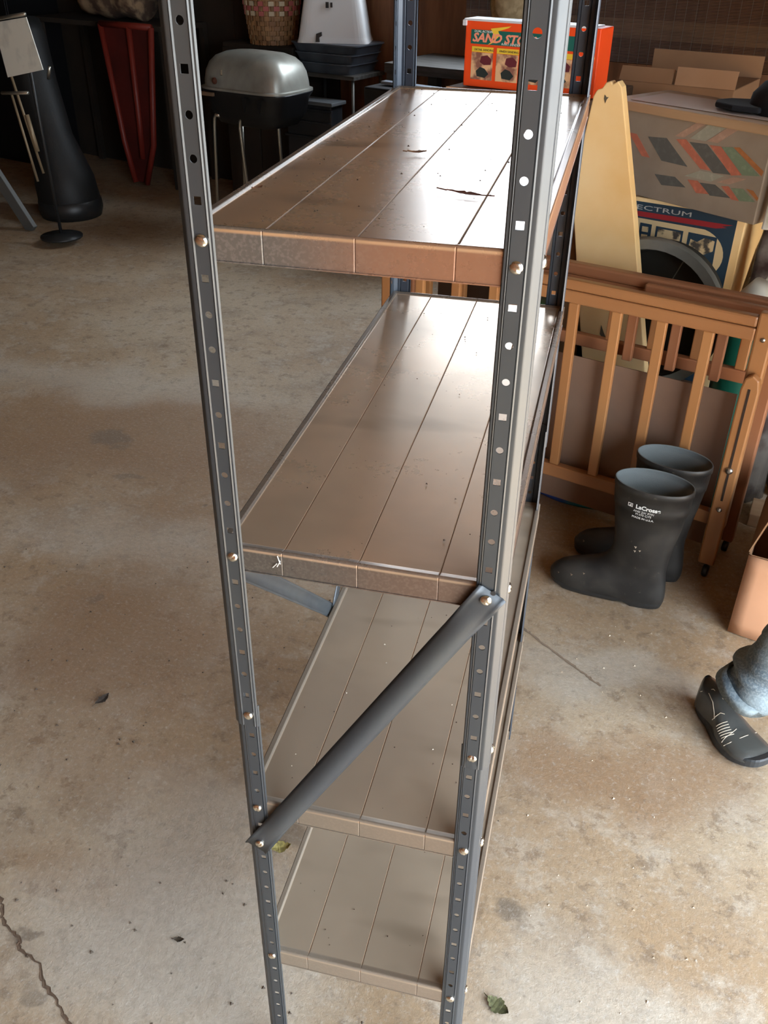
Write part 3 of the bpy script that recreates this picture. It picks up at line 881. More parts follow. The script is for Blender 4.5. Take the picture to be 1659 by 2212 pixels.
# patterned chest with an overlapping plank top
M_chest = mat('faded_grey_cloth', (.36, .31, .25), .85, noise_scale=5, col2=(.30, .25, .20), bump=.05)
t = thing('patterned_chest', 'long box covered in faded zigzag patterned paper, lying on the navy carton', 'box', (0.75416, 2.01796, 0.907), math.radians(-38))
z0 = -.907
b = B(); b.box((-.50, .001, .0), (.0, .20, .236)); b.build('box', M_chest, t, bevel=.003)
cols = {'salmon': (.50, .17, .11), 'slate': (.115, .12, .115), 'sage': (.20, .27, .185), 'rust': (.42, .17, .06), 'pink': (.44, .30, .23), 'mist': (.36, .37, .31)}
MC = {k: mat(k + '_pattern', v, .85, noise_scale=60, col2=tuple(c * 1.3 for c in v), nmix=(.5, .75)) for k, v in cols.items()}
PT = [('salmon', [(-.299, 1.087), (-.266, 1.092), (-.166, 1.023), (-.201, 1.022)]), ('slate', [(-.253, 1.087), (-.195, 1.09), (-.1, 1.024), (-.158, 1.019)]), ('salmon', [(-.186, 1.089), (-.149, 1.091), (-.068, 1.029), (-.1, 1.022)]),
      ('sage', [(-.147, 1.09), (-.112, 1.095), (-.013, 1.036), (-.065, 1.029)]), ('rust', [(-.11, 1.095), (-.091, 1.098), (-.005, 1.050), (-.008, 1.037)]), ('slate', [(-.398, 1.079), (-.332, 1.085), (-.245, 1.02), (-.337, 1.021)]),
      ('salmon', [(-.237, .986), (-.203, .989), (-.157, .96), (-.2, .955)]), ('slate', [(-.195, .985), (-.144, .989), (-.087, .963), (-.154, .957)]), ('salmon', [(-.124, .989), (-.101, .993), (-.059, .961), (-.084, .96)]),
      ('sage', [(-.092, .99), (-.055, .995), (-.01, .968), (-.059, .961)]), ('rust', [(-.046, .997), (-.023, .996), (-.003, .98), (-.005, .972)]), ('slate', [(-.353, .98), (-.281, .985), (-.239, .963), (-.323, .954)]),
      ('pink', [(-.24, 1.141), (-.209, 1.141), (-.273, 1.096), (-.305, 1.095)]), ('pink', [(-.14, 1.141), (-.106, 1.141), (-.161, 1.098), (-.196, 1.098)]), ('mist', [(-.201, 1.141), (-.144, 1.141), (-.201, 1.097), (-.254, 1.096)]),
      ('salmon', [(-.47, 1.08), (-.44, 1.08), (-.38, 1.022), (-.41, 1.022)]), ('mist', [(-.20, 1.018), (-.12, 1.018), (-.16, .994), (-.25, .994)]), ('pink', [(-.09, 1.02), (-.05, 1.022), (-.10, .998), (-.14, .997)])]
for k, p in PT:
    # ragged right-hand edges as in the print
    decal('pattern_patch', [[(x, z + z0) for x, z in p]], MC[k], t, y=.0006)
M_plank = mat('pale_plank', (.52, .36, .22), .6, noise_scale=4, col2=(.40, .26, .15), aniso=(.2, 3, 3))
b = B(); b.box((-.54, -.022, .2365), (.02, .26, .262)); b.build('lid', M_plank, t, bevel=.003)
t2 = thing('paper_sheets', 'large pale sheet of paper spread over the plank lid of the zigzag box', 'paper', (0.75416, 2.01796, 1.1705), math.radians(-38))
b = B(); b.box((-.48, .03, 0), (-.03, .22, .0012)); b.build('sheet', mat('pale_paper', (.60, .50, .44), .8), t2, rot=(0, 0, .06))
# dark cap on the lid
t = thing('cap', 'black cloth cap lying at the right end of the plank lid', 'cap', (0.75416 - .05 * .788 + .12 * .616, 2.01796 + .05 * .616 + .12 * .788, 1.1725), math.radians(-30))
t.scale = (1.25, 1.25, 1.5); t.location.x -= .035; t.location.y += .03
M_cloth = mat('black_cloth', (.008, .008, .011), .9, bump=.3, bscale=200)
b = B(); b.lathe([(.088, 0), (.092, .012), (.088, .032), (.070, .052), (.040, .062), (.001, .064)], (.05, .02, 0), 24, 'z', sx=1.15, sy=.85); b.build('crown', M_cloth, t, smooth=True)
b = B(); b.prism([(-.125, -.01), (-.11, -.045), (-.06, -.065), (.0, -.06), (.0, .07), (-.06, .06), (-.11, .03)], .004, .014, 'z'); b.build('peak', M_cloth, t, bevel=.004)
# white panel at the right end
t = thing('container_lid', 'bright white plastic lid hanging at the right end of the zigzag box', 'lid', (0.772, 2.000, .90), math.radians(-30))
b = B(); b.prism([(.0, .0), (.004, .09), (.012, .20), (.20, .22), (.22, .03)], 0, .03, 'y'); b.build('panel', M_white, t, bevel=.006)
b = B(); b.prism([(.03, .02), (.035, .19), (.045, .19), (.042, .02)], -.008, .002, 'y'); b.build('rib', M_white, t, bevel=.003)

# carton with open flaps behind the chest
t = room_thing('open_carton', 'open brown carton with raised flaps behind the plank lid', 'box', .43, .92)
b = B(); b.box((-.38, 0, 0), (.0, .33, 1.168)); b.build('carton', M_card, t, bevel=.003)
R_ = Matrix.Rotation(math.radians(-25), 3, 'X')
b = B(); b.box((-.385, -.001, 1.168), (-.205, .003, 1.215), R_, (-.29, 0, 1.168)); b.build('flap', M_card, t)
b = B(); b.box((-.195, -.001, 1.168), (.0, .003, 1.222), Matrix.Rotation(math.radians(-12), 3, 'X'), (-.1, 0, 1.168)); b.build('flap', M_card2, t)
b = B(); b.box((-.385, .33, 1.168), (.0, .334, 1.235)); b.build('flap', M_card, t)

# round dark bin lying on its side, mouth to the viewer
M_bin = mat('charcoal_plastic', (.022, .021, .017), .75, noise_scale=4, col2=(.032, .030, .024), spec=.25)
M_binr = mat('grey_rim_plastic', (.17, .165, .14), .5, noise_scale=5, col2=(.09, .09, .075))
t = room_thing('round_bin', 'large round charcoal plastic bin on its side between the foam board and the navy carton', 'bin', .425, .372, .605)
b = B(); b.lathe([(.201, -.035), (.229, -.035), (.233, -.028), (.233, -.012), (.222, -.006), (.213, -.006), (.205, -.012), (.201, -.035)], (0, 0, 0), 44, 'y', cap=False); smooth_by_angle(b.build('rim', M_binr, t), 35)
b = B(); b.lathe([(.0, .07), (.17, .07), (.195, -.02), (.212, -.02), (.198, .105), (.0, .105)], (0, 0, 0), 44, 'y', cap=False); smooth_by_angle(b.build('body', M_bin, t), 35)
b = B()
for a in (.5, 1.2, 2.3): b.bar((.02 * math.cos(a), .068, .02 * math.sin(a)), (.165 * math.cos(a), .068, .165 * math.sin(a)), .003, .003)
b.build('rib', M_binr, t)
t = room_thing('storage_crate', 'dark crate on the floor hidden behind the crib, holding up the round bin', 'crate', .62, .31)
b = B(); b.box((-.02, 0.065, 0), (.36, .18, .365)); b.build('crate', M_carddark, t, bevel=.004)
# green cylinder
t = room_thing('bucket', 'dark green round canister standing behind the right end of the crib', 'canister', .135, .30)
b = B(); b.lathe([(.001, 0), (.050, 0), (.052, .01), (.058, .62), (.060, .625), (.060, .638), (.052, .64), (.001, .642)], (0, 0.03, 0), 28); b.build('body', mat('bottle_green', (.006, .085, .055), .4), t, smooth=True)
# teal patterned cartons at the left behind the crib (green print)
t = room_thing('green_carton', 'green and white printed carton behind the left slats of the crib', 'box', .78, .30)
b = B(); b.box((-.06, 0, 0), (.055, .035, .71)); b.build('carton', mat('leaf_green_print', (.06, .16, .06), .6, noise_scale=14, col2=(.10, .09, .05), nmix=(.5, .62)), t, bevel=.002)
decal('label', [[(-.01, .63), (-.01, .70), (.028, .70), (.035, .63)]], mat('label_white', (.55, .55, .48), .6), t)
decal('label_bars', [[(0, .643), (0, .651), (.024, .651), (.026, .643)], [(0, .660), (0, .668), (.022, .668), (.024, .660)], [(0, .677), (0, .685), (.020, .685), (.022, .677)]], M_inkblk, t, y=-.0011)
t = room_thing('cardboard_sheet', 'narrow brown cardboard strip standing at the left edge of the foam board', 'cardboard', .69, .345)
b = B(); b.prism([(-.03, 0), (-.045, .80), (-.03, .93), (.005, .93), (.03, .50), (.05, 0)], 0, .004, 'y'); b.build('sheet', M_card, t)
t = room_thing('white_sheet', 'torn whitish board showing left of the brown cardboard strip', 'board', .755, .375)
b = B(); b.prism([(-.04, 0), (-.04, .84), (-.02, .86), (.0, .85), (.012, .80), (.03, .78), (.03, 0)], 0, .004, 'y'); b.build('sheet', mat('dull_white_board', (.50, .42, .36), .8), t)
# blue and teal bag on the floor under the crib
t = thing('bag', 'blue and teal glossy printed bag lying flat under the crib', 'bag', (.375, 1.955, 0), math.radians(-16))
b = B()
R2 = []
for z, k in ((.0, .98), (.008, 1.0), (.022, .97), (.030, .80), (.034, .3)):
    R2.append([(k * (.17 * math.cos(a) if abs(math.cos(a)) < .8 else .17 * math.copysign(.8 + (abs(math.cos(a)) - .8) * .6, math.cos(a))), k * .070 * math.sin(a) * 1.0, z + .003 * math.sin(5 * a)) for a in [2 * PI * q / 32 for q in range(32)]])
b.rings(R2)
n = NT('blue_teal_bag'); sx_ = n.new('ShaderNodeSeparateXYZ'); n.put(sx_.inputs[0], n.tc)
n.set('Base Color', n.mix(n.ramp(n.math('ADD', sx_.outputs['X'], n.math('MULTIPLY', n.noise(12), .1)), .0, .15), (.03, .08, .35), (.02, .35, .33))); n.set('Roughness', .3)
b.build('bag', n.M, t, smooth=True)
b = B(); b.box((-.13, -.02, .031), (.02, .05, .036)); b.build('label', M_inkblk, t)

# clear plastic wrapped bundle, white tube and dark objects at the far right
M_film = mat('cloudy_plastic_film', (.20, .18, .16), .22, noise_scale=9, col2=(.07, .045, .04), nmix=(.42, .58), bump=.8, bscale=18, coat=.5)
t = room_thing('wrapped_bundle', 'brown bundle in crinkled clear plastic film right of the navy carton', 'bundle', .135, .44)
b = B()
R2 = []
for z, w, xo in ((0, .07, .10), (.30, .08, .08), (.55, .085, .05), (.68, .075, .035), (.80, .065, .03), (.88, .05, .03), (.905, .02, .03)):
    R2.append([(xo + w * math.cos(a) * (1 + .12 * math.sin(3 * a + z * 9)) - .02, .08 + w * .8 * math.sin(a) * (1 + .15 * math.sin(4 * a + z * 7)), z) for a in [2 * PI * q / 28 for q in range(28)]])
b.rings(R2); b.build('bundle', M_film, t, smooth=True)
b = B(); b.bar((-.035, .008, .66), (.05, -.002, .80), .016, .012, (0, 1, 0)); b.build('strap', mat('grey_film_edge', (.30, .28, .25), .3), t, bevel=.004)
t = room_thing('white_tube', 'off-white rounded plastic tube end peeping above the right end of the crib rail', 'tube', .115, .25, .74)
b = B(); b.tube([(-.045, .02, -.06), (-.012, .01, -.01), (.025, .0, .045)], [.034, .036, .034], 20); b.build('tube', mat('off_white_plastic', (.50, .48, .40), .5), t, smooth=True)
t = room_thing('dark_carton', 'plain dark brown carton at the right edge behind the wrapped bundle', 'box', .16, .84)
b = B(); b.box((.0, 0, 0), (.42, .30, .88)); b.build('carton', M_card, t, bevel=.003)

# things on the floor right of the crib
M_oldwood = mat('weathered_wood', (.30, .23, .15), .8, noise_scale=6, col2=(.20, .15, .10), aniso=(.3, 3, 3), bump=.2)
M_sack = mat('grey_sacking', (.22, .19, .15), .9, noise_scale=7, col2=(.13, .11, .085), bump=.5, bscale=30)
t = thing('sack', 'crumpled grey-brown sack on the floor right of the crib post', 'sack', (1.12, 2.17, 0), .3)
b = B(); R2 = []
for z, k in ((0, 1.0), (.05, 1.08), (.14, 1.0), (.24, .85), (.32, .62), (.36, .25)):
    R2.append([(.11 * k * math.cos(a) * (1 + .16 * math.sin(4 * a + z * 22)), .12 * k * math.sin(a) * (1 + .13 * math.sin(5 * a + z * 15)), z) for a in [2 * PI * q / 32 for q in range(32)]])
b.rings(R2); b.build('sack', M_sack, t, smooth=True)
t = thing('timber_offcut', 'pale timber block on the floor between the crib castors and the carton', 'timber', (.99, 1.94, 0), math.radians(-12))
b = B(); b.box((-.06, -.05, 0), (.10, .06, .045)); b.build('block', M_plank, t, bevel=.003)
# open carton beside the boots, one flap folded down outside
t = thing('flap_carton', 'open tan carton with a drooping sunlit flap, at the right edge beside the boots', 'box', (.832, 1.372, 0), math.radians(-14))
b = B()
L, D_, H = .42, .34, .235
for a, c in (((0, .006, 0), (L, .010, H)), ((0, D_ - .004, 0), (L, D_, H)), ((.0, .006, 0), (.004, D_, H)), ((L - .004, .006, 0), (L, D_, H)), ((0, .006, 0), (L, D_, .004))): b.box(a, c)
b.build('carton', M_card2, t)
M_flap = mat('sunlit_tan_cardboard', (.58, .30, .17), .8, noise_scale=3, col2=(.50, .25, .13), bump=.12, bscale=20)  # sunlight on the flap is put into this lighter, more orange colour
b = B(); V = []
for i in range(7):
    f = i / 6
    V.append([(x + .012 * (1 - f) * (x > .2) , -.002 - .030 * math.sin(f * PI * .6) - .006 * math.sin(x * 20), H * (1 - f) + .004) for x in [L * q / 12 for q in range(13)]])
b.rings(V, closed=False, cap=False); b.build('flap', M_flap, t, smooth=True, solid=.004)
b = B(); b.box((-.003, .02, H), (.001, D_ - .02, H + .115), Matrix.Rotation(math.radians(14), 3, 'Y'), (0, .1, H)); b.build('flap', M_card, t)
b = B(); b.box((.01, D_ - .004, H), (L - .01, D_, H + .11), Matrix.Rotation(math.radians(-12), 3, 'X'), (.1, D_, H)); b.build('flap', M_card2, t)
t = thing('cloth_bundle', 'dark red and black cloth heaped inside the open carton', 'cloth', (.95, 1.47, .012), math.radians(-14))
b = B(); R2 = []
for z, k in ((0, 1.0), (.12, 1.0), (.22, .98), (.29, .8), (.33, .4)):
    R2.append([(.12 + .16 * k * math.cos(a) * (1 + .1 * math.sin(3 * a + z * 12)), .07 + .10 * k * math.sin(a) * (1 + .1 * math.sin(5 * a + z * 10)), z) for a in [2 * PI * q / 28 for q in range(28)]])
b.rings(R2); b.build('cloth', mat('dark_red_cloth', (.10, .012, .018), .9, noise_scale=6, col2=(.015, .012, .012), nmix=(.45, .55)), t, smooth=True)

# ================================================================== BAMBOO BLIND, HAT AND BENCH AT THE BACK
t = room_thing('bamboo_blind', 'dark brown split-bamboo blind hanging across the upper right background', 'blind', 0, 1.5)
M_bam = mat('dark_bamboo', (.058, .025, .010), .85, noise_scale=30, col2=(.034, .014, .006), spec=.15, aniso=(.15, 1, 6))
M_bam2 = mat('lighter_bamboo', (.105, .055, .024), .85, noise_scale=30, col2=(.07, .036, .016), spec=.15, aniso=(.15, 1, 6))
b = B(); b2 = B()
z = 1.150; i = 0
while z < 1.74:
    (b2 if 1.235 < z < 1.30 or 1.47 < z < 1.53 else b).box((-1.72, -.0012 + .0006 * (i % 2), z), (.62, .0012 + .0006 * (i % 2), z + .0036))
    z += .0048; i += 1
o = b.build('slats', M_bam, t); o['kind'] = 'stuff'
o = b2.build('slats', M_bam2, t); o['kind'] = 'stuff'; o['label'] = 'lighter brown band of the blind'
b = B()
for k in range(60):
    x = -1.70 + k * .0392
    b.box((x, -.0026, 1.145), (x + .0014, -.0014, 1.742))
o = b.build('cords', mat('blind_cord', (.10, .075, .05), .9), t); o['kind'] = 'stuff'
b = B(); b.box((-1.76, -.015, 1.742), (.66, .015, 1.78)); b.build('head_rail', M_trim, t, bevel=.003)
for x in (-1.5, -.5, .45):
    b = B(); b.tube([(x, 0, 1.78), (x, 0, HC)], .003, 6); b.build('hanging_cord', M_trim, t)
# pale rounded hat hanging in front of the blind
t = room_thing('straw_hat', 'pale rounded straw hat hanging on the blind above the orange carton', 'hat', 1.50, 1.47, 1.34)
M_straw = mat('pale_straw', (.45, .34, .19), .8, noise_scale=40, col2=(.32, .23, .12))
b = B(); b.lathe([(.115, 0), (.125, -.004), (.112, -.010), (.075, -.014), (.068, -.05), (.05, -.066), (.001, -.07)], (0, 0, 0), 30, 'y', sx=.75, sy=1.0); b.build('hat', M_straw, t, smooth=True)

# low dark bench behind the shelving with a pale metal strip and a grey bar
t = room_thing('workbench', 'dark low workbench against the back wall seen above the top shelf', 'bench', 2.05, 2.35)
b = B(); b.box((-.62, 0, .90), (.45, .54, .95)); b.build('bench_top', M_trim, t, bevel=.003)
for x, y in ((-.58, .04), (.41, .04), (-.58, .5), (.41, .5)):
    b = B(); b.box((x - .03, y - .03, 0), (x + .03, y + .03, .90)); b.build('leg', M_trim, t)
b = B(); b.box((-.60, .02, .30), (.43, .52, .33)); b.build('lower_shelf', M_wall_dark, t)
t = room_thing('metal_strip', 'bright blue-grey metal strip lying on the dark box behind the top shelf', 'metal strip', 2.45, 2.18, .865)
b = B(); b.box((-.13, 0, 0), (.22, .05, .014), Matrix.Rotation(.02, 3, 'Y')); b.build('strip', mat('blue_grey_metal', (.45, .50, .58), .3, .6), t)
t = room_thing('black_toolbox', 'black toolbox under the bright metal strip behind the top shelf', 'toolbox', 2.52, 2.10)
b = B(); b.box((-.12, 0, 0), (.42, .22, .86)); b.build('box', mat('black_paint', (.012, .012, .014), .5), t, bevel=.01)
b = B(); b.bar((.02, -.02, .80), (.12, -.03, .88), .05, .03); b.build('handle', mat('grey_handle', (.16, .15, .14), .6), t, bevel=.006)

# ================================================================== LEFT BACKGROUND
M_lidm = mat('weathered_silver_lid', (.38, .38, .34), .36, .35, noise_scale=5, col2=(.27, .265, .23), bump=.08, bscale=14)
M_enam = mat('black_enamel', (.010, .010, .011), .35)
M_chrome = mat('tarnished_chrome', (.55, .53, .46), .3, .9)
t = room_thing('barbecue_grill', 'charcoal grill with a rounded silver-grey lid and black bowl on tubular chrome legs', 'grill', 3.345, 2.06)
t.scale = (.82, .86, 1)
def rr_ring(w, d, z, e=.45, n=40):
    R = []
    for q in range(n):
        a = 2 * PI * q / n; c, s_ = math.cos(a), math.sin(a)
        R.append((math.copysign(abs(c) ** e, c) * w, math.copysign(abs(s_) ** e, s_) * d, z))
    return R
b = B()
b.rings([rr_ring(w, d, z) for w, d, z in ((.372, .237, .795), (.372, .237, .806), (.352, .220, .810), (.348, .216, .845), (.338, .206, .89), (.315, .186, .93), (.275, .150, .962), (.21, .10, .982), (.10, .05, .990), (.01, .005, .992))])
lid = b.build('lid', M_lidm, t, smooth=True); smooth_by_angle(lid, 45)
b = B(); b.lathe([(.018, 0), (.018, -.010), (.008, -.014), (.008, -.02), (.001, -.021)], (-.165, -.232, .845), 16, 'y'); b.build('vent', mat('rusty_brown_knob', (.10, .03, .015), .6), t)
b = B(); b.bar((-.125, -.205, .90), (-.118, -.215, .875), .010, .008); b.build('handle_tab', M_chrome, t)
b = B()
b.rings([rr_ring(w, d, z) for w, d, z in ((.20, .11, .600), (.27, .16, .615), (.33, .20, .68), (.350, .216, .76), (.372, .236, .788), (.372, .236, .794))])
b.build('bowl', M_enam, t, smooth=True)
for x in (.09, .22):
    b = B(); b.prism([(x - .02, .775), (x + .02, .775), (x + .012, .735), (x, .70), (x - .012, .735)], -.246, -.240, 'y'); b.build('hanger_tab', M_enam, t)
b = B(); b.box((-.36, -.26, .765), (-.17, -.24, .785)); b.build('side_handle', mat('worn_wood_handle', (.16, .10, .06), .6), t, bevel=.004)
for x0, x1 in ((-.255, -.31), (-.02, .03), (.06, .09)):
    y = -.17 if x0 != .06 else .14
    b = B(); b.tube([(x0 + .05, y, .655), (x0 + .015, y, .655), (x0 - .002, y, .635), (x0 - .008, y, .60), (x1, y, .01)], .0115, 10); b.build('leg', M_chrome, t, smooth=True)
b = B(); b.tube([(-.285, .14, .62), (-.33, .16, .01)], .0115, 10); b.build('leg', M_chrome, t, smooth=True)

t = room_thing('ribbed_crate', 'black ribbed plastic crate behind the legs of the grill', 'crate', 3.20, 2.34)
M_crate = mat('black_crate_plastic', (.020, .022, .026), .38, noise_scale=5, col2=(.035, .037, .042))
b = B(); b.box((-.16, 0, 0), (.17, .12, .69)); b.build('body', M_crate, t, bevel=.008)
for z in (.50, .585, .655):
    b = B(); b.box((-.17, -.012, z), (.18, 0, z + .014)); b.build('rib', M_crate, t, bevel=.003)
b = B(); b.box((-.19, -.02, .69), (.19, .13, .712)); b.build('rim', mat('grey_crate_rim', (.13, .14, .15), .4), t, bevel=.005)  # rim in a lighter grey than the crate body

# cabinet with the wicker basket
t = room_thing('dark_cabinet', 'dark brown cabinet behind the grill carrying the wicker basket', 'cabinet', 3.72, 2.52)
b = B(); b.box((-.28, .01, .02), (.275, .36, .955)); b.build('body', M_wall_dark, t, bevel=.004)
for x in (-.275, .005):
    b = B(); b.box((x, -.002, .04), (x + .265, .0095, .93)); d_ = b.build('door', M_wall_dark, t, bevel=.003)
    b = B(); b.lathe([(.012, -.004), (.012, -.016), (.002, -.020)], (x + (.23 if x < 0 else .03), 0, .55), 12, 'y'); b.build('knob', M_trim, d_)
t = room_thing('wicker_basket', 'tall tan wicker basket with a band of pink and white woven squares', 'basket', 3.69, 2.66, .956)
M_wick = mat('tan_wicker', (.42, .23, .10), .6, noise_scale=22, col2=(.28, .14, .06), bump=.3)
M_wickp = mat('pink_wicker', (.50, .14, .13), .6); M_wickw = mat('pale_wicker', (.62, .52, .36), .6)
n_st = 34; rows_ = 15; H_ = .40
def brad(f): return .135 + .060 * f
stakes = B(); weave = B(); pinkb = B(); whiteb = B()
for q in range(n_st):
    a = 2 * PI * q / n_st; r0, r1 = brad(0), brad(1)
    tx, ty = -math.sin(a), math.cos(a)
    stakes.tube([(r0 * math.cos(a), r0 * math.sin(a), .0), (r1 * math.cos(a), r1 * math.sin(a), H_)], .006, 5)
for j in range(rows_):
    f = (j + .5) / rows_; z = f * H_; r = brad(f)
    for q in range(n_st):
        a0, a1 = 2 * PI * (q - .5) / n_st, 2 * PI * (q + .5) / n_st
        o_ = .007 if (q + j) % 2 else -.004
        tgt = weave
        if j in (6, 7, 8) and (q + j) % 2: tgt = pinkb if j == 7 or (q % 3 == 0) else whiteb
        P = []
        for dz in (-H_ / rows_ * .46, H_ / rows_ * .46):
            for a in (a0, a1):
                for dr in (-.003, .003): P.append(((r + o_ + dr) * math.cos(a), (r + o_ + dr) * math.sin(a), z + dz))
        tgt.add(P, [(0, 2, 3, 1), (4, 5, 7, 6), (0, 1, 5, 4), (2, 6, 7, 3), (0, 4, 6, 2), (1, 3, 7, 5)])
stakes.build('stakes', M_wick, t); o = weave.build('weave', M_wick, t); o['kind'] = 'stuff'
o = pinkb.build('pink_band', M_wickp, t); o['kind'] = 'stuff'; o['label'] = 'pink woven squares'
o = whiteb.build('pale_band', M_wickw, t); o['kind'] = 'stuff'; o['label'] = 'whitish woven squares'
b = B(); b.lathe([(.130, .0), (.130, .006), (.001, .006)], (0, 0, 0), 34); b.build('base', M_wick, t)
b = B(); b.tube([(brad(1) * math.cos(a), brad(1) * math.sin(a), H_) for a in [2 * PI * q / 36 for q in range(37)]], .012, 8); b.build('rim', M_wick, t, smooth=True)
# slim table, stacked dark lids, white bin
t = room_thing('side_table', 'slim dark table right of the cabinet with the grey trays on it', 'table', 3.20, 2.66)
b = B(); b.box((-.23, -.17, .815), (.23, .17, .838)); b.build('tabletop', M_trim, t, bevel=.003)
for x, y in ((-.21, -.15), (.21, -.15), (-.21, .15), (.21, .15)):
    b = B(); b.tube([(x, y, .82), (x * 1.03, y * 1.03, 0)], .010, 8); b.build('leg', mat('dull_grey_tube', (.14, .14, .13), .4, .5), t, smooth=True)
M_tray = mat('blue_grey_tray', (.12, .14, .17), .35, .3, noise_scale=6, col2=(.08, .09, .11))
zt_ = .8385
for k, (w, h) in enumerate(((.195, .058), (.215, .052), (.240, .050))):
    t = room_thing('metal_tray', ['pale blue-grey tray, lowest of the stack under the white bin', 'blue-grey tray in the middle of the stack under the white bin', 'dark blue-grey tray, topmost of the stack under the white bin'][k], 'tray', 3.20, 2.66, zt_, group='stack of metal trays on the side table')
    b = B(); b.rings([rr_ring(w * .93, .15, 0, .25), rr_ring(w, .165, h - .010, .25), rr_ring(w + .008, .172, h - .008, .25), rr_ring(w + .008, .172, h - .001, .25)]); b.build('tray', M_tray, t)
    zt_ += h
t = room_thing('white_bin', 'tapered white plastic bin with a black latch standing on the stacked trays', 'bin', 3.215, 2.66, zt_, 27)
M_wbin = mat('glossy_white_plastic', (.82, .83, .84), .35)
b = B(); b.rings([rr_ring(.215, .15, .0, .22), rr_ring(.205, .145, .03, .22), rr_ring(.150, .115, .34, .22), rr_ring(.145, .11, .345, .22)]); b.build('body', M_wbin, t)
b = B(); b.rings([rr_ring(.158, .122, .345, .22), rr_ring(.158, .122, .365, .22), rr_ring(.15, .115, .37, .22)]); b.build('lid', M_wbin, t)
b = B(); b.prism([(-.095, .008), (-.09, .05), (-.06, .06), (-.058, .040), (-.075, .030), (-.072, .008)], -.165, -.145, 'y'); b.build('latch', M_black, t)
b = B(); b.box((-.035, -.1385, .182), (-.018, -.130, .212)); b.box((-.008, -.1385, .185), (.004, -.130, .210)); b.build('slot', M_black, t)

# tan boards / red plastic sledges and patterned bundle
M_redp = mat('dark_red_plastic', (.11, .012, .009), .6, noise_scale=3, col2=(.06, .008, .006))
t = room_thing('plastic_sledge', 'dark red plastic sledge standing upright left of the shelving post in the shadows', 'sledge', 4.70, 2.34)
b = B(); b.prism([(-.20, 1.02), (.26, 1.02), (.16, .30), (.04, .03), (-.06, .03), (-.12, .30)], .03, .05, 'y'); b.build('body', M_redp, t, bevel=.01)
M_redl = mat('brighter_red_rim', (.20, .022, .013), .5)
for pts in (((-.20, .02, 1.02), (-.12, .02, .30), (-.06, .02, .03)), ((.06, .02, 1.02), (.05, .02, .45), (.04, .02, .2)), ((.26, .02, 1.02), (.16, .02, .30), (.05, .02, .03)), ((-.20, .02, 1.02), (.26, .02, 1.02))):
    b = B(); b.tube(pts, .020, 8); b.build('rim', M_redl, t, smooth=True)
t = room_thing('fabric_roll', 'brown mottled fabric bundle lying above the red sledge', 'fabric', 4.98, 2.62, 1.03)
b = B(); R2 = [[(x, .0 + .13 * (1 + .1 * math.sin(x * 30 + a)) * math.cos(a), .13 + .13 * (1 + .08 * math.sin(x * 22 + 2 * a)) * math.sin(a)) for a in [2 * PI * q / 20 for q in range(20)]] for x in [-.25 + .5 * i / 12 for i in range(13)]]
b.rings(R2); b.build('fabric', mat('mottled_fabric', (.32, .22, .13), .9, noise_scale=14, col2=(.10, .06, .04), nmix=(.42, .58)), t, smooth=True)
t = room_thing('dark_shelf_unit', 'near-black wooden rack along the back wall at the far left, holding the fabric bundle', 'rack', 5.05, 2.47)
b = B(); b.box((-.62, -.04, .99), (.62, .40, 1.02)); b.build('shelf_board', M_wall_dark, t)
for x, y in ((-.60, -.02), (-.60, .36), (.58, -.02), (.58, .36)):
    b = B(); b.box((x, y, 0), (x + .04, y + .04, .99)); b.build('upright', M_wall_dark, t)
t = room_thing('dark_filler_cabinet', 'added tall black cabinet filling the shadowed far left with dark', 'cabinet', 6.25, 2.4)  # added dark mass that fills the unlit far-left corner
b = B(); b.box((-.40, 0, 0), (.38, .45, 1.9)); b.build('body', M_enam, t, bevel=.004)
for x in (-.395, -.005):
    b = B(); b.box((x, -.012, .03), (x + .38, -.001, 1.87)); b.build('door', M_enam, t, bevel=.003)
# black golf-style bag on a small trolley with the white card
M_bag = mat('black_nylon', (.006, .006, .006), .6, bump=.3, bscale=60)
t = room_thing('black_bag', 'tall black round-bottomed bag leaning on thin tan struts at the far left', 'bag', 4.56, 1.60)
b = B(); b.tube([(.0, 0, .025), (.0, 0, .09), (-.03, .01, .21), (-.12, .04, .45), (-.24, .08, .74), (-.33, .11, .98), (-.36, .12, 1.06)], [.16, .19, .185, .13, .135, .15, .14], 26); b.build('bag', M_bag, t, smooth=True)
b = B(); b.lathe([(.15, 0.0), (.185, .0), (.20, .05), (.195, .10), (.17, .12)], (.0, 0, 0), 26); b.build('base', M_black, t, smooth=True)
M_strut = mat('tan_strut', (.34, .25, .15), .45, .3)
for pts in (((-.10, -.19, .85), (.06, -.21, .30)), ((-.15, -.17, .72), (-.02, -.20, .24)), ((-.02, -.19, .62), (.03, -.20, .42))):
    b = B(); b.tube(pts, .008 if pts[1][2] != .42 else .014, 8); b.build('strut', M_strut, t, smooth=True)
for pts in (((-.30, -.12, 1.06), (-.16, -.13, 1.08)), ((-.02, -.10, 1.0), (.05, -.12, 1.02)), ((.02, -.02, .80), (.06, -.03, .87))):
    b = B(); b.tube(pts, .010, 8); b.build('buckle', M_chrome, t, smooth=True)
t = room_thing('white_card', 'square off-white card with faint grey print at the far left', 'card', 4.13, 1.12, .865)
M_cardw = mat('off_white_card', (.85, .84, .76), .7, noise_scale=7, col2=(.68, .68, .62), nmix=(.5, .62))
b = B(); b.prism([(-.17, .01), (.13, .07), (.07, .31), (-.20, .27)], 0, .004, 'y'); b.build('card', M_cardw, t)
b = B(); b.tube([(-.20, -.01, .285), (.08, -.01, .325)], .009, 8); b.build('clip_bar', M_chrome, t, smooth=True)
b = B(); b.tube([(0, .02, .2), (-.01, .03, -.20), (.0, .03, -.82)], .009, 8); b.build('stand_pole', M_black, t, smooth=True)
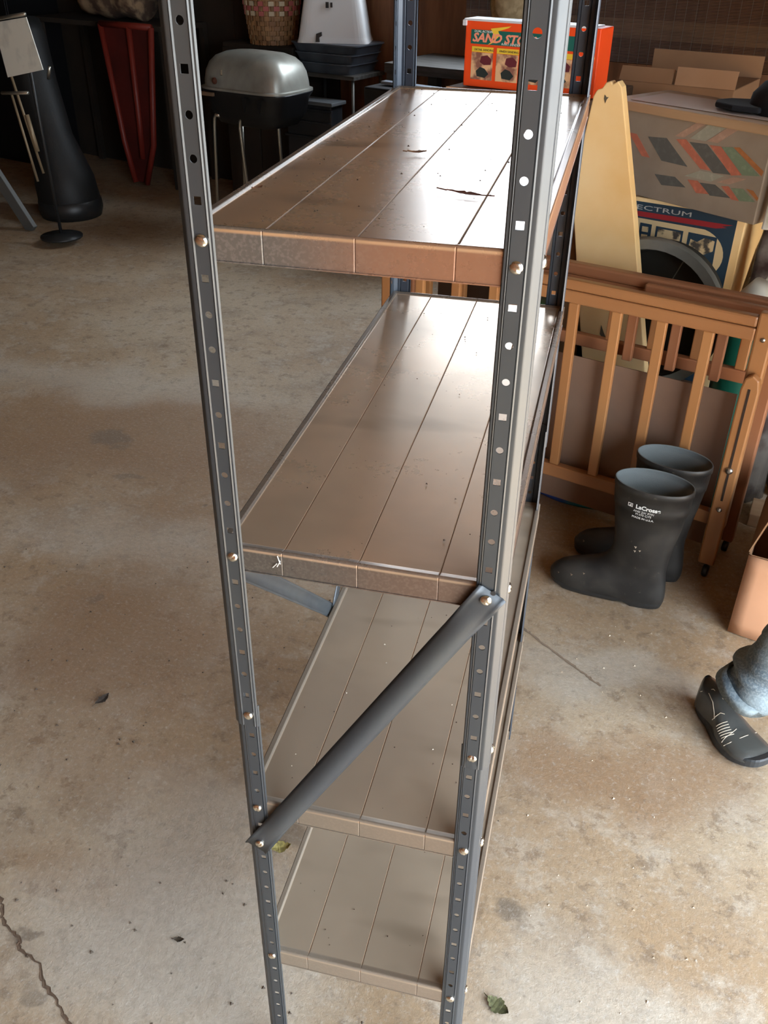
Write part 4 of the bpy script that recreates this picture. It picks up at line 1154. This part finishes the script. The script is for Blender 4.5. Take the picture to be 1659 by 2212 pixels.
b = B(); b.lathe([(.001, -.80), (.12, -.80), (.12, -.79), (.02, -.775)], (0, .03, -.03), 20); b.build('foot', M_black, t, smooth=True)
b = B(); b.tube([(-.22, -.02, -.07), (.0, -.02, -.05)], .009, 8); b.build('cross_bar', M_chrome, t, smooth=True)
# grey trestle legs at the left edge
t = room_thing('trestle', 'grey metal trestle legs cut off by the left edge', 'trestle', 4.88, 1.22)
b = B(); b.bar((-.10, 0, .62), (.40, 0, .0), .085, .03, (0, 1, 0)); b.build('leg', mat('grey_steel_leg', (.16, .165, .16), .45, .3), t, bevel=.003)
b = B(); b.bar((-.02, -.10, .50), (.04, -.30, .0), .018, .018); b.build('leg', M_trim, t)
b = B(); b.bar((-.55, 0, .0), (-.10, 0, .60), .085, .02, (0, 1, 0)); b.build('leg', M_trim, t, bevel=.003)
b = B(); b.box((-.45, -.12, .60), (.0, .12, .64)); b.build('beam', M_oldwood, t, bevel=.003)

# ================================================================== SMALL DEBRIS
def leaf(name, label, loc, size, col, rz, curl=.25, cat='leaf', jag=.25):
    M = mat(name + '_surface', col, .8, noise_scale=200, col2=tuple(c * .6 for c in col))
    t = thing(name, label, cat, loc, rz)
    b = B(); N = 18; up, dn = [], []
    for i in range(N + 1):
        f = i / N; x = (f - .5) * size[0]
        w = size[1] / 2 * math.sin(PI * min(1, f * .95 + .03)) * (1 + random.uniform(-jag, jag))
        z = .0012 + curl * size[1] * (2 * f - 1) ** 2
        up.append((x, w, z + curl * w)); dn.append((x, -w, z + curl * w * .6))
    md = [(u[0], 0, min(u[2], d[2]) * .6 + .0003) for u, d in zip(up, dn)]
    b.rings([up, md, dn], closed=False, cap=False)
    b.build('blade', M, t)
    b = B(); b.tube([md[0], (md[0][0] - size[0] * .22, size[1] * .12, .003)], .0007, 5); b.build('stem', M, t)
    return t
zt1 = SH[0][1]
leaf('rust_flake', 'long rust-red torn flake lying on the top shelf near its middle', (.222, .169, zt1 - .0001), (.050, .0085), (.13, .028, .008), math.radians(-14), cat='flake', jag=.5)
leaf('dry_leaf', 'small curled brown leaf on the top shelf towards its left half', (.134, .338, zt1), (.022, .010), (.22, .09, .03), .3, cat='leaf')
leaf('leaf_scrap', 'tiny brown scrap at the left edge of the top shelf', (.018, .138, zt1), (.012, .005), (.17, .06, .02), 1.2, cat='leaf')
leaf('green_leaf', 'crumpled grey-green leaf on the floor right of the front post', (.356, .177, 0), (.045, .026), (.12, .12, .05), -.5, .3)
leaf('yellow_leaf', 'pale yellow-green leaf on the floor seen left of the lower shelf', (-.125, .396, 0), (.045, .026), (.42, .36, .12), .4, .3)
leaf('dark_leaf', 'dark curled leaf alone on the floor left of the shelving', (-.686, .693, 0), (.042, .020), (.06, .045, .035), 1.2, .4)
leaf('brown_leaf', 'small dark brown leaf on the floor at the lower left', (-.243, .158, 0), (.020, .010), (.05, .035, .02), .2, .3)
def crumbs(name, label, spots, col, r, z):
    b = B()
    for x, y in spots:
        k = random.uniform(.5, 1.3) * r; a = random.random() * 3
        b.add([(x + k * math.cos(a), y + k * math.sin(a), z), (x + k * math.cos(a + 2.1), y + k * math.sin(a + 2.1), z), (x + k * math.cos(a + 4.2), y + k * math.sin(a + 4.2), z), (x, y, z + k)], [(0, 1, 3), (1, 2, 3), (2, 0, 3)])
    o = b.build(name, mat(name + '_mat', col, .8)); tag(o, label, 'dirt', kind='stuff')
random.seed(11)
for (k, zt), lab, cn in zip(SH, ('top', 'second', 'third', 'bottom'), (70, 30, 30, 26)):
    crumbs('dirt_crumbs', 'dark dirt crumbs scattered over the %s shelf' % lab, [(random.uniform(.02, .28), random.uniform(.02, .8)) for _ in range(cn)], (.06, .03, .015), .0014, zt)
crumbs('pale_chips', 'pale chips scattered on the third shelf', [(random.uniform(.02, .28), random.uniform(.02, .6)) for _ in range(14)], (.6, .52, .4), .0016, SH[2][1])
crumbs('floor_grit', 'dark grit scattered over the concrete floor left of and under the shelving', [(random.uniform(-1.6, .33), random.uniform(-.2, 1.30)) for _ in range(220)], (.07, .05, .035), .0035, 0)
crumbs('floor_chips', 'pale wood chips scattered over the concrete floor right of the shelving', [(random.uniform(.36, .72), random.uniform(-.1, 1.30)) for _ in range(50)], (.55, .45, .33), .003, 0)
# cobweb threads on the rim of the second shelf
b = B()
for x, z, dx, dz in ((.066, .010, .003, -.010), (.069, .004, -.004, -.008), (.060, -.006, .005, .006)):
    b.tube([(x, .0012, SH[1][1] - .012 + z), (x + dx, .0008, SH[1][1] - .012 + z + dz)], .0006, 4)
b.build('cobweb', M_print, unit)

# ================================================================== PERSON (only the right foot and trouser leg reach into the frame)
M_jean = NT('faded_blue_jeans')
f1 = M_jean.noise(6, detail=4); f2 = M_jean.noise(180, detail=2)
cj = M_jean.mix(M_jean.ramp(f1, .4, .62), (.10, .135, .165), (.20, .245, .26))
cj = M_jean.mix(M_jean.math('MULTIPLY', M_jean.ramp(f2, .45, .6), .35), cj, (.30, .35, .37))
M_jean.set('Base Color', cj); M_jean.set('Roughness', .9)
M_jean.bump(M_jean.math('ADD', f2, M_jean.math('MULTIPLY', M_jean.noise(16), 1.5)), .4, .003)
M_jean = M_jean.M
M_skin = mat('skin', (.50, .30, .21), .5)
M_shirt = mat('grey_shirt', (.12, .13, .14), .9)
M_hair = mat('brown_hair', (.05, .03, .02), .7)
per = thing('person', 'person at the right edge in faded blue jeans and a black stitched shoe, mid step', 'person', (.98, 1.05, 0), 0)
OX, OY = .98, 1.05
def PL(x, y, z): return Vector((x - OX, y - OY, z))
F = Vector((.56, -.83, 0)).normalized(); Sd = Vector((-F.y, F.x, 0))       # facing, and the person's left
ankR = PL(.790, .985, .10); kneeR = PL(.955, .935, .50); pel = PL(1.27, 1.10, .93)
hipR = pel - Sd * .09 + Vector((0, 0, -.04)); hipL = pel + Sd * .09 + Vector((0, 0, -.04))
kneeL = PL(1.42, 1.10, .50); ankL = PL(1.40, 1.20, .09)
V = [pel, hipR, kneeR, ankR, hipL, kneeL, ankL]
E_ = [(0, 1), (1, 2), (2, 3), (0, 4), (4, 5), (5, 6)]
RR = [.145, .095, .062, .042, .095, .062, .042]
mats = []
def addv(p, r, frm):
    V.append(p); RR.append(r); E_.append((frm, len(V) - 1)); return len(V) - 1
waist = addv(pel + Vector((0, 0, .17)), .13, 0); chest = addv(pel + F * .01 + Vector((0, 0, .36)), .15, waist); upc = addv(pel + Vector((0, 0, .48)), .11, chest)
neck = addv(pel + Vector((0, 0, .56)), .055, upc); 
headb = addv(pel + F * .015 + Vector((0, 0, .63)), .075, neck); headm = addv(pel + F * .02 + Vector((0, 0, .70)), .095, headb); headt = addv(pel + F * .01 + Vector((0, 0, .77)), .075, headm)
hands = []
for sd in (1, -1):
    sh = addv(pel + Sd * .17 * sd + Vector((0, 0, .47)), .062, upc)
    el = addv(pel + Sd * .22 * sd + F * (-.03) + Vector((0, 0, .19)), .045, sh)
    wr = addv(pel + Sd * .21 * sd + F * .10 + Vector((0, 0, -.04)), .028, el)
    pm = addv(pel + Sd * .205 * sd + F * .13 + Vector((0, 0, -.115)), .032, wr)
    for k in range(4):
        base = pel + Sd * .205 * sd + F * (.13 + (k - 1.5) * .021) + Vector((0, 0, -.14))
        L_ = (.075, .085, .08, .062)[3 - k]
        f_a = addv(base + Vector((0, 0, -.02)), .010, pm); f_b = addv(base + Vector((0, 0, -.02 - L_ * .5)) - Sd * sd * .006, .009, f_a); addv(base + Vector((0, 0, -.02 - L_)) - Sd * sd * .022, .008, f_b)
    t_a = addv(pel + Sd * (.205 - .01) * sd + F * .175 + Vector((0, 0, -.12)), .011, pm); addv(pel + Sd * (.205 - .02) * sd + F * .185 + Vector((0, 0, -.16)), .009, t_a)
me = bpy.data.meshes.new('body'); me.from_pydata([tuple(v) for v in V], E_, [])
body = link(bpy.data.objects.new('body', me), per)
md = body.modifiers.new('skin', 'SKIN'); md.use_smooth_shade = True
for i, sv in enumerate(me.skin_vertices[0].data): sv.radius = (RR[i], RR[i]); sv.use_root = (i == 0)
md = body.modifiers.new('sub', 'SUBSURF'); md.levels = 2; md.render_levels = 2
bm_ = bpy.data.meshes.new_from_object(body.evaluated_get(bpy.context.evaluated_depsgraph_get()))
body.modifiers.clear(); body.data = bm_; bm_.name = 'body'
for M in (M_jean, M_shirt, M_skin): bm_.materials.append(M)
for p in bm_.polygons:
    c = p.center; p.use_smooth = True
    arm_z = abs((c - pel).dot(Sd)) > .155
    if c.z > pel.z + .545: p.material_index = 2
    elif arm_z and c.z < pel.z + .02 and c.z > pel.z - .30: p.material_index = 2
    elif c.z > pel.z + .06 or arm_z and c.z > pel.z + .02: p.material_index = 1
    else: p.material_index = 0
b = B(); b.lathe([(.001, .105), (.06, .095), (.098, .05), (.105, .0), (.095, -.03)], tuple(pel + F * -.012 + Vector((0, 0, .725))), 20); b.build('hair', M_hair, per, smooth=True)
M_eye = mat('dark_eye', (.02, .015, .01), .3)
for sd in (1, -1):
    b = B(); b.lathe([(.001, -.012), (.010, -.006), (.012, 0), (.010, .006), (.001, .012)], tuple(pel + F * .105 + Sd * sd * .034 + Vector((0, 0, .705))), 10); b.build('eye', M_eye, per)
    b = B(); b.lathe([(.001, -.03), (.014, -.015), (.018, 0), (.016, .015), (.001, .03)], tuple(pel + F * .01 + Sd * sd * .098 + Vector((0, 0, .69))), 10); b.build('ear', M_skin, per, smooth=True)
b = B(); b.lathe([(.016, -.02), (.014, -.012), (.008, .02), (.002, .028)], tuple(pel + F * .118 + Vector((0, 0, .68))), 10); b.build('nose', M_skin, per, smooth=True)
b = B(); b.bar(tuple(pel + F * .108 + Sd * .024 + Vector((0, 0, .645))), tuple(pel + F * .108 - Sd * .024 + Vector((0, 0, .645))), .008, .010); b.build('mouth', mat('lips', (.36, .13, .11), .5), per)

def trouser(ank, knee, name, cuffz):
    b = B(); R2 = []; N = 36; K = 30
    ax = (knee - ank)
    for i in range(K + 1):
        f = i / K
        c = ank + ax * f
        if f < .25: c = c + Vector((.012, -.006, 0)) * math.sin(f * 25)
        r = .062 + .020 * f - .006 * math.exp(-((f - .22) / .10) ** 2) + (.010 if f < .05 else 0)
        ring = []
        for q in range(N):
            a = 2 * PI * q / N
            fold = .0075 * math.sin(f * 62 + 1.6 * math.sin(a) + a) * math.exp(-f * 3.2) + .004 * math.sin(3 * a + f * 9) + .003 * noise.noise(Vector((math.cos(a) * 2, math.sin(a) * 2, f * 9)))
            e = (r + fold)
            ring.append(c + Vector((e * math.cos(a) * 1.0, e * math.sin(a) * .95, .018 * math.cos(a - 2.2) * (1 - f))))
        R2.append(ring)
    b.rings(R2, cap=False)
    o = b.build(name, M_jean, per, smooth=True, solid=.003)
    # turned hem
    b = B(); hem = [p + (p - ank) * .03 + Vector((0, 0, .0)) for p in R2[0]]; hem2 = [p + (p - ank) * .035 + Vector((0, 0, .016)) for p in R2[1]]
    b.rings([R2[0], hem, hem2, R2[1]], cap=False); b.build('hem', M_jean, o, smooth=True)
trouser(ankR + Vector((.030, -.012, .030)), kneeR, 'trouser_leg', 0)
trouser(ankL + Vector((0, 0, -.03)), kneeL, 'trouser_leg', 0)

M_leather = mat('scuffed_black_leather', (.030, .031, .031), .26, noise_scale=9, col2=(.055, .055, .05), bump=.15, bscale=60, coat=.15)
M_solem = mat('dark_rubber_sole', (.03, .032, .034), .55)
M_thread = mat('tan_stitching', (.50, .42, .32), .6)
def shoe(heel, toe, stripes):
    d = toe - heel; ang = math.atan2(d.y, d.x); L = d.length
    sh = bpy.data.objects.new('shoe', None); sh.empty_display_size = .05; link(sh, per); sh.location = heel; sh.rotation_euler = (0, 0, ang)
    def outline(k, inset, n=44):
        P = []
        for q in range(n):
            a = 2 * PI * q / n; c, s_ = math.cos(a), math.sin(a)
            f = (c + 1) / 2
            w = .034 + .019 * (1 / (1 + math.exp(-(f - .48) * 14))) - .004 * math.exp(-((f - .38) / .12) ** 2)
            w = w * abs(s_) ** .72 - inset
            off = .008 * math.sin(f * PI) * (-1)
            P.append((L * (.5 + .5 * math.copysign(abs(c) ** .9, c)) * (1 - 2 * inset / L) + inset, math.copysign(max(w, 0), s_) + off, 0))
        return P
    def sec(z, inset, topcut=None):
        return [Vector((p[0], p[1], z + (.012 * max(0, p[0] / L - .8) / .2 if z < .03 else 0))) for p in outline(1, inset)]
    b = B(); b.rings([sec(0, .004), sec(.004, .0), sec(.022, -.001), sec(.026, .002)]); b.build('sole', M_solem, sh)
    # upper: transverse ribs from heel to toe
    b = B(); R2 = []; K = 22
    for i in range(K + 1):
        f = i / K; x = L * (.015 + .965 * f)
        w = .033 + .018 * (1 / (1 + math.exp(-(f - .48) * 14))) - .004 * math.exp(-((f - .38) / .12) ** 2)
        w *= min(1, (math.sin(PI * min(.5, f * 3.0 + .17))) if f < .15 else 1) * (1 if f < .80 else math.sqrt(max(.04, 1 - ((f - .80) / .205) ** 2)))
        if f < .30: h = .095
        elif f < .62: h = .095 - .045 * ((f - .30) / .32) ** .8
        else: h = .050 - .014 * (f - .62) / .38
        if f > .93: h *= .82
        off = -.008 * math.sin(f * PI)
        row = []
        for q in range(15):
            a = PI * q / 14
            y = w * math.cos(a); 
            row.append(Vector((x, off + math.copysign(abs(math.cos(a)) ** .75, math.cos(a)) * w, .022 + (h - .022) * abs(math.sin(a)) ** .80)))
        R2.append(row)
    b.rings(R2, closed=False, cap=False)
    b.bm.faces.new([v for v in list(b.bm.verts)[:15]]); b.bm.faces.new([v for v in list(b.bm.verts)[-15:]])
    up_ = b.build('upper', M_leather, sh, smooth=True)
    if stripes:
        def side(f, v, sgn=-1, lift=.0012):
            """point on the flank, f along, v up (0..1)"""
            i = f * K; i0 = min(int(i), K - 1); g = i - i0
            q = (1 - v) * 14 if sgn < 0 else v * 14
            q = max(0, min(13.999, q if sgn > 0 else 14 - v * 14)); q0 = int(q); h_ = q - q0
            p = R2[i0][q0] * (1 - g) * (1 - h_) + R2[i0 + 1][q0] * g * (1 - h_) + R2[i0][q0 + 1] * (1 - g) * h_ + R2[i0 + 1][q0 + 1] * g * h_
            return p + (p - Vector((p.x, -.005, .03))).normalized() * lift
        for k in range(6):
            b = B(); b.tube([side(.50 + .026 * k + .03 * j / 5, .16 + .26 * j / 5) for j in range(6)], .0009, 5); b.build('stitching', M_thread, sh)
        for path in ([(.40, .10), (.42, .22), (.43, .34), (.46, .42)], [(.66, .10), (.65, .25), (.64, .40), (.62, .48)], [(.70, .08), (.72, .25), (.72, .50), (.70, .75)], [(.20, .30), (.30, .26), (.38, .20), (.42, .16)], [(.10, .2), (.2, .42), (.34, .48)]):
            b = B(); b.tube([side(*p) for p in path], .0009, 5); b.build('seam', M_thread, sh)
    return sh
shoe(PL(.738, 1.046, 0), PL(.866, .856, 0), True)
hl = PL(1.40, 1.24, 0); shoe(hl, hl + F * .27, False)
